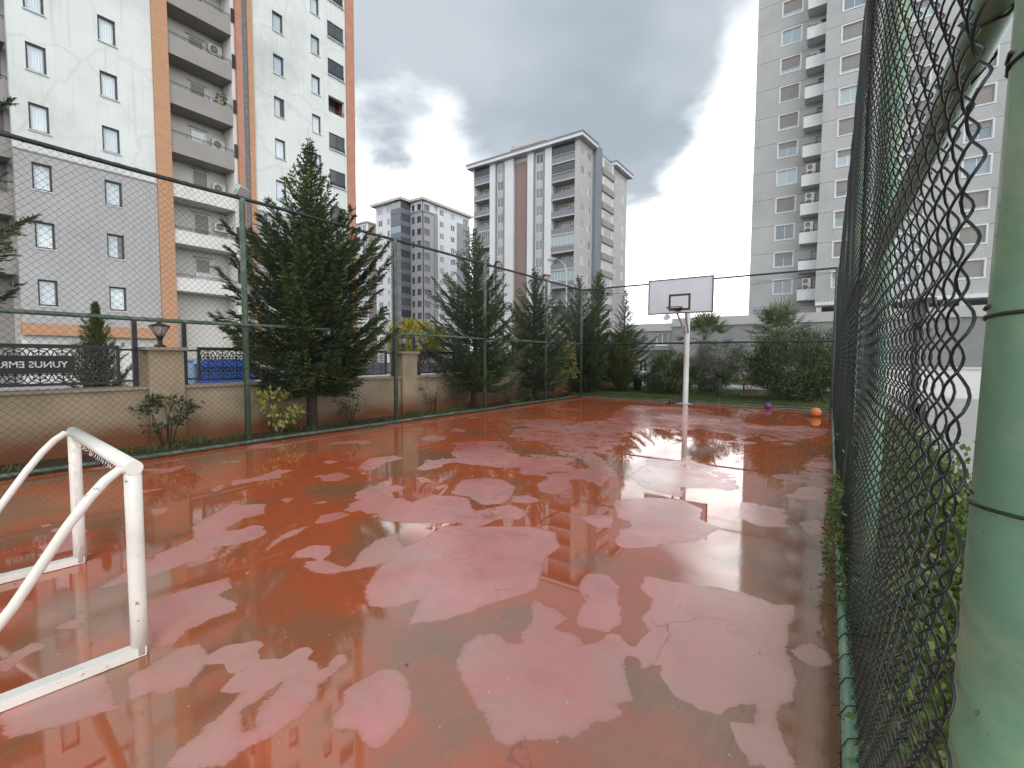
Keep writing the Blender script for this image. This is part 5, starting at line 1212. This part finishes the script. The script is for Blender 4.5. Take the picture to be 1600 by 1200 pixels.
PROF2 = [(0,.6),(.12,.85),(.3,1.0),(.48,.95),(.6,.62),(.75,.36),(.9,.18),(1,.04)]
CED = 'cedars between the fence and the wall'
conifer('cedar_tree', 'largest dark cedar rising above the left fence', (-8.82, 5.45, 0), 5.72, 1.50, M['cedar'], 3, nb=240, group=CED, zlow=0.13, step=0.045, leaf=(0.06,0.12), tufts=6, prof_pts=PROF, up=0.22, curl=0.32)
conifer('cedar_tree', 'second dark cedar, before the white and slate tower', (-8.85, 10.65, 0), 5.15, 1.35, M['cedar'], 5, nb=190, group=CED, zlow=0.12, prof_pts=PROF2, up=0.22, curl=0.3)
conifer('cedar_tree', 'third, slimmer cedar behind the post with black floodlight', (-8.85, 14.0, 0), 4.55, 1.25, M['cedar'], 8, nb=170, group=CED, zlow=0.10, prof_pts=PROF2, up=0.25, curl=0.3)
conifer('cedar_tree', 'cedar just beyond the far left fence corner post', (-9.0, 17.7, 0), 4.85, 1.3, M['cedar'], 9, nb=170, group=CED, zlow=0.06, prof_pts=PROF2, up=0.25, curl=0.3)
conifer('cedar_tree', 'tall narrow dark cedar right of the fence corner', (-9.0, 19.6, 0), 5.25, 0.85, M['cedar'], 12, nb=140, group=CED, zlow=0.1, shape=0.5)
conifer('cedar_tree', 'sparse pointed cedar left of the hoop', (-8.1, 20.6, 0), 4.55, 1.25, M['cedar'], 14, nb=130, group=CED, zlow=0.1, prof_pts=[(0,.9),(.4,.9),(.5,.6),(.6,.35),(.8,.25),(1,.04)], up=0.2, curl=0.2)
conifer('cedar_tree', 'cedar at left frame edge, only branch tips in view', (-8.9, -0.55, 0), 5.0, 1.75, M['cedar'], 21, nb=170, group=CED, zlow=0.28, prof_pts=[(0,.5),(.28,.9),(.45,1),(.75,1),(.85,.6),(1,.05)], curl=0.25)
conifer('cypress_shrub', 'bushy light green cypress left of the litter bin', (-7.75, 19.2, 0), 2.25, 1.0, M['cypress'], 17, nb=150, zlow=0.03, shape=0.42, up=0.7, cat='shrub', group='cypresses', tufts=4)
conifer('cypress_shrub', 'dark bushy cypress right of the fence corner post', (-8.45, 17.6, 0), 2.3, 0.95, M['cedar'], 18, nb=150, zlow=0.03, shape=0.4, up=0.7, cat='shrub', group='cypresses', tufts=4)
conifer('thuja', 'small yellow-green conical thuja behind the banner railing', (-10.9, 2.56, 0.03), 2.32, 0.66, M['thuja'], 23, nb=150, zlow=0.05, shape=0.75, up=0.8, cat='shrub', group='cypresses', step=0.035, leaf=(0.04,0.075), tufts=3)
shrub('yellow_tree', 'yellow-leaved small tree behind the second pillar', (-12.0, 11.4, -0.12), (0.95,1.0,0.8), M['yellow_tree'], 31, n=7000, leaf=(0.06,0.12), wd=(0.02,0.035), trunk=1.3, cz=2.2, stems=6, cat='tree', hollow=0.3)
shrub('rose_bush', 'leafy rose bush against the wall below first pillar', (-8.95, 2.93, 0), (0.30,0.42,0.34), M['rose'], 32, n=420, leaf=(0.05,0.09), wd=(0.018,0.030), clumps=16, stems=6, cz=0.58, group='small shrubs in the bed', stem_r=0.009)
shrub('yellow_shrub', 'pale yellow-leaved shrub left of the big cedar trunk', (-8.72, 4.6, 0), (0.30,0.42,0.40), M['yellow_leaf'], 33, n=520, leaf=(0.08,0.14), wd=(0.02,0.035), clumps=16, stems=6, cz=0.50, group='small shrubs in the bed', upb=-0.3, stem_r=0.007)
shrub('rose_bush', 'thin twiggy shrub right of the big cedar trunk', (-8.9, 6.35, 0), (0.28,0.40,0.40), M['rose'], 34, n=520, leaf=(0.03,0.06), wd=(0.010,0.018), clumps=20, stems=9, cz=0.55, group='small shrubs in the bed', stem_r=0.006)
shrub('twiggy_shrub', 'grey twiggy shrub just right of second fence post', (-8.85, 8.95, 0), (0.28,0.45,0.38), M['twig_leaf'], 35, n=600, leaf=(0.03,0.05), wd=(0.008,0.014), clumps=18, stems=10, cz=0.62, group='small shrubs in the bed', stem_r=0.006)
shrub('twiggy_shrub', 'grey-green shrub left of the third fence post', (-8.8, 9.9, 0), (0.3,0.35,0.38), M['rose'], 36, n=600, leaf=(0.03,0.05), wd=(0.008,0.014), clumps=18, stems=9, cz=0.5, group='small shrubs in the bed', stem_r=0.006)
shrub('twiggy_shrub', 'pale twiggy shrub between second and third cedars', (-8.85, 12.3, 0), (0.35,0.7,0.6), M['twig_leaf'], 37, n=1800, leaf=(0.03,0.06), wd=(0.008,0.014), clumps=30, stems=12, cz=0.8, group='small shrubs in the bed', stem_r=0.006)
shrub('twiggy_shrub', 'low green shrub at the foot of the third cedar', (-8.7, 13.2, 0), (0.3,0.6,0.32), M['rose'], 38, n=1200, leaf=(0.03,0.06), wd=(0.008,0.016), clumps=20, stems=8, cz=0.35, group='small shrubs in the bed')
shrub('yellow_shrub', 'climbing shrub with yellowing leaves on fence corner post', (-8.45, 15.75, 0), (0.28,0.5,0.95), M['yellow_leaf'], 39, n=900, leaf=(0.06,0.11), wd=(0.02,0.035), clumps=26, stems=8, cz=1.15, group='small shrubs in the bed', stem_r=0.008)
# shrubs and trees beyond the back fence
shrub('oleander_bush', 'round green oleander bush left of the hoop pole', (-5.6, 19.3, 0.03), (0.98,0.98,0.92), M['oleander'], 41, n=13000, leaf=(0.09,0.15), wd=(0.011,0.018), clumps=70, stems=12, upb=0.8, group='oleander bushes', hollow=0.35)
shrub('oleander_bush', 'large dark oleander bush at the right end', (-1.15, 18.9, 0.03), (1.75,1.35,1.22), M['oleander'], 42, n=30000, leaf=(0.09,0.16), wd=(0.011,0.018), clumps=120, stems=16, upb=0.8, group='oleander bushes', hollow=0.35)
shrub('oleander_bush', 'dark low oleander between olive and large bush', (-4.5, 21.6, 0.03), (1.0,0.9,0.75), M['oleander'], 43, n=9000, leaf=(0.08,0.14), wd=(0.008,0.014), clumps=90, stems=10, upb=0.8, group='oleander bushes', hollow=0.35)
shrub('olive_tree', 'grey-green olive tree with short forked trunk', (-3.75, 19.3, 0.03), (1.08,1.0,0.66), M['olive'], 44, n=13000, leaf=(0.05,0.09), wd=(0.007,0.011), clumps=110, stems=9, trunk=0.80, cz=1.50, cat='tree', bark='bark_olive', hollow=0.4)
def fan_palm(loc, H, n, seed, label):
    rg = np.random.default_rng(seed); t = thing('fan_palm', label, 'palm', loc, 'fan palms')
    x, y, z = loc
    tr = MB(); k = 14
    tr.tube([(x, y, z+H*q) for q in np.linspace(-0.02, 1, k)], [0.19+0.03*(i % 2) for i in range(k)], 12); tr.build('trunk', M['bark_olive'], t, True)
    S, Dd, Sd, Ln, Wd = [], [], [], [], []; st = MB()
    for i in range(n):
        az = i*2.39996; el = rg.uniform(-0.15, 1.35) if i > 4 else 1.3
        d = np.array([math.cos(az)*math.cos(el), math.sin(az)*math.cos(el), math.sin(el)]); L_ = rg.uniform(0.7, 1.1)
        c0 = np.array([x,y,z+H]); c1 = c0 + d*L_
        st.tube([tuple(c0), tuple(c0+d*L_*0.5+np.array([0,0,.03])), tuple(c1)], 0.011, 4, cap=False)
        h = np.cross(d, [0,0,1.0]); h = h/np.linalg.norm(h); v = np.cross(h, d)
        m = 20; a = np.linspace(-1.8, 1.8, m)
        bd = norm(np.cos(a)[:,None]*d + np.sin(a)[:,None]*h + (0.12*np.cos(a*2))[:,None]*v - np.array([0,0,0.10]))
        S.append(np.repeat(c1[None], m, 0)); Dd.append(bd); Sd.append(norm(np.cos(a)[:,None]*h - np.sin(a)[:,None]*d + rg.normal(0,.25,(m,3)))); Ln.append(rg.uniform(0.6,0.85,m)*(0.72+0.28*np.cos(a))); Wd.append(np.full(m, 0.024))
    st.build('stalks', M['palm'], t); obj('fronds', quads_mesh('fronds', tris(np.concatenate(S), np.concatenate(Dd), np.concatenate(Sd), np.concatenate(Ln), np.concatenate(Wd)), M['palm']), t)
fan_palm((-2.2, 23.5, 0.03), 2.45, 30, 51, 'large fan palm above the big oleander bush')
fan_palm((-5.3, 23.5, 0.03), 2.3, 24, 52, 'smaller fan palm behind the olive tree')
# hedge behind the right fence
rg = np.random.default_rng(61)
t = thing('privet_hedge', 'leafy green privet hedge at the foot of the right fence', 'hedge', (0.55, 5, 0))
Q = []
for k in range(34):
    y = 1.95+k*0.22; hx = 0.50+0.10*math.sin(k*1.7); hz = 0.31+0.09*math.sin(k*0.9+1)
    if y < 2.4: hz *= 0.7
    Q.append(leaf_cloud(900, (hx, y, hz), (0.36, 0.22, hz+0.12), rg, (0.025,0.05), (0.010,0.018), 40, 0.3, upb=0.5))
Q.append(leaf_cloud(1500, (0.06, 4.4, 0.24), (0.11, 1.3, 0.24), rg, (0.02,0.045), (0.008,0.014), 40, 0.1, upb=0.3))
obj('foliage', quads_mesh('foliage', np.concatenate(Q), M['privet']), t)
sm = MB()
for k in range(60):
    y = 2.0+k*0.125; x = 0.5+random.uniform(-.12,.12); sm.tube([(x,y,-0.02),(x+random.uniform(-.1,.1),y+random.uniform(-.1,.1),0.3),(x+random.uniform(-.2,.2),y+random.uniform(-.1,.1),0.5)], 0.005, 4)
sm.build('stems', M['bark'], t)
# balcony plant leaves
obj('leaves', quads_mesh('leaves', leaf_cloud(160, (-34.0,14.9,18.5), (0.22,0.32,0.26), rg, (0.1,0.2), (0.02,0.04), 10, 0.2), M['privet']), pp)
def weeds():
    n = 5200; rg = np.random.default_rng(71); cy = rg.uniform(0, 16, 60); i = rg.integers(0, 60, n)
    p = np.stack([rg.uniform(-9.12, -8.3, n)*0.35 + (-8.75+0.35*np.sin(cy*7.3))[i]*0.65, cy[i]+rg.normal(0, .12, n), np.full(n, 0.01)], 1)
    d = norm(np.stack([rg.normal(0,.45,n), rg.normal(0,.45,n), np.ones(n)], 1)); s_ = norm(np.cross(d, rg.normal(0,1,(n,3))))
    o = obj('bed_weeds', quads_mesh('bed_weeds', tris(p, d, s_, rg.uniform(.04,.16,n), rg.uniform(.003,.008,n)), M['grass'])); tag(o, 'tufts of weeds growing in the bed below the wall', 'weeds', kind='stuff')
weeds()
# fallen leaves and grit on the court and the bed
def litter(name, n, xr, yr, mat, label, lf=(0.012,0.035), zf=0.004, edge=None):
    x = RNG.uniform(*xr, n) if edge is None else edge(RNG.random(n)); y = RNG.uniform(*yr, n)
    p = np.stack([x, y, np.full(n, zf)], 1); a = RNG.uniform(0, 2*PI, n); d = np.stack([np.cos(a), np.sin(a), RNG.uniform(-.02,.25,n)], 1); s = np.stack([-np.sin(a), np.cos(a), RNG.uniform(-.2,.2,n)], 1)
    ln = RNG.uniform(*lf, n)
    o = obj(name, quads_mesh(name, tris(p, d, s, ln, ln*RNG.uniform(0.15,0.4,n)), mat)); tag(o, label, 'leaf litter', kind='stuff')
litter('court_litter', 420, (-8.0, 0.0), (0.3, 16), M['dead_leaf'], 'tiny leaf fragments scattered over the wet court', (0.006, 0.022))
litter('court_grit', 900, (-7.5, 0.0), (0.5, 9), M['letter'], 'pale specks of grit scattered over the near court', (0.003, 0.010))
litter('bed_litter', 2600, (-9.15, -8.0), (-1, 16.2), M['dead_leaf'], 'dead leaves lying in the planting bed by the left fence', (0.02, 0.06), 0.02)
litter('mulch_litter', 1500, (0.1, 0.9), (0.7, 4), M['dead_leaf'], 'dry leaf litter on the earth behind the near fence', (0.012, 0.04), 0.0)
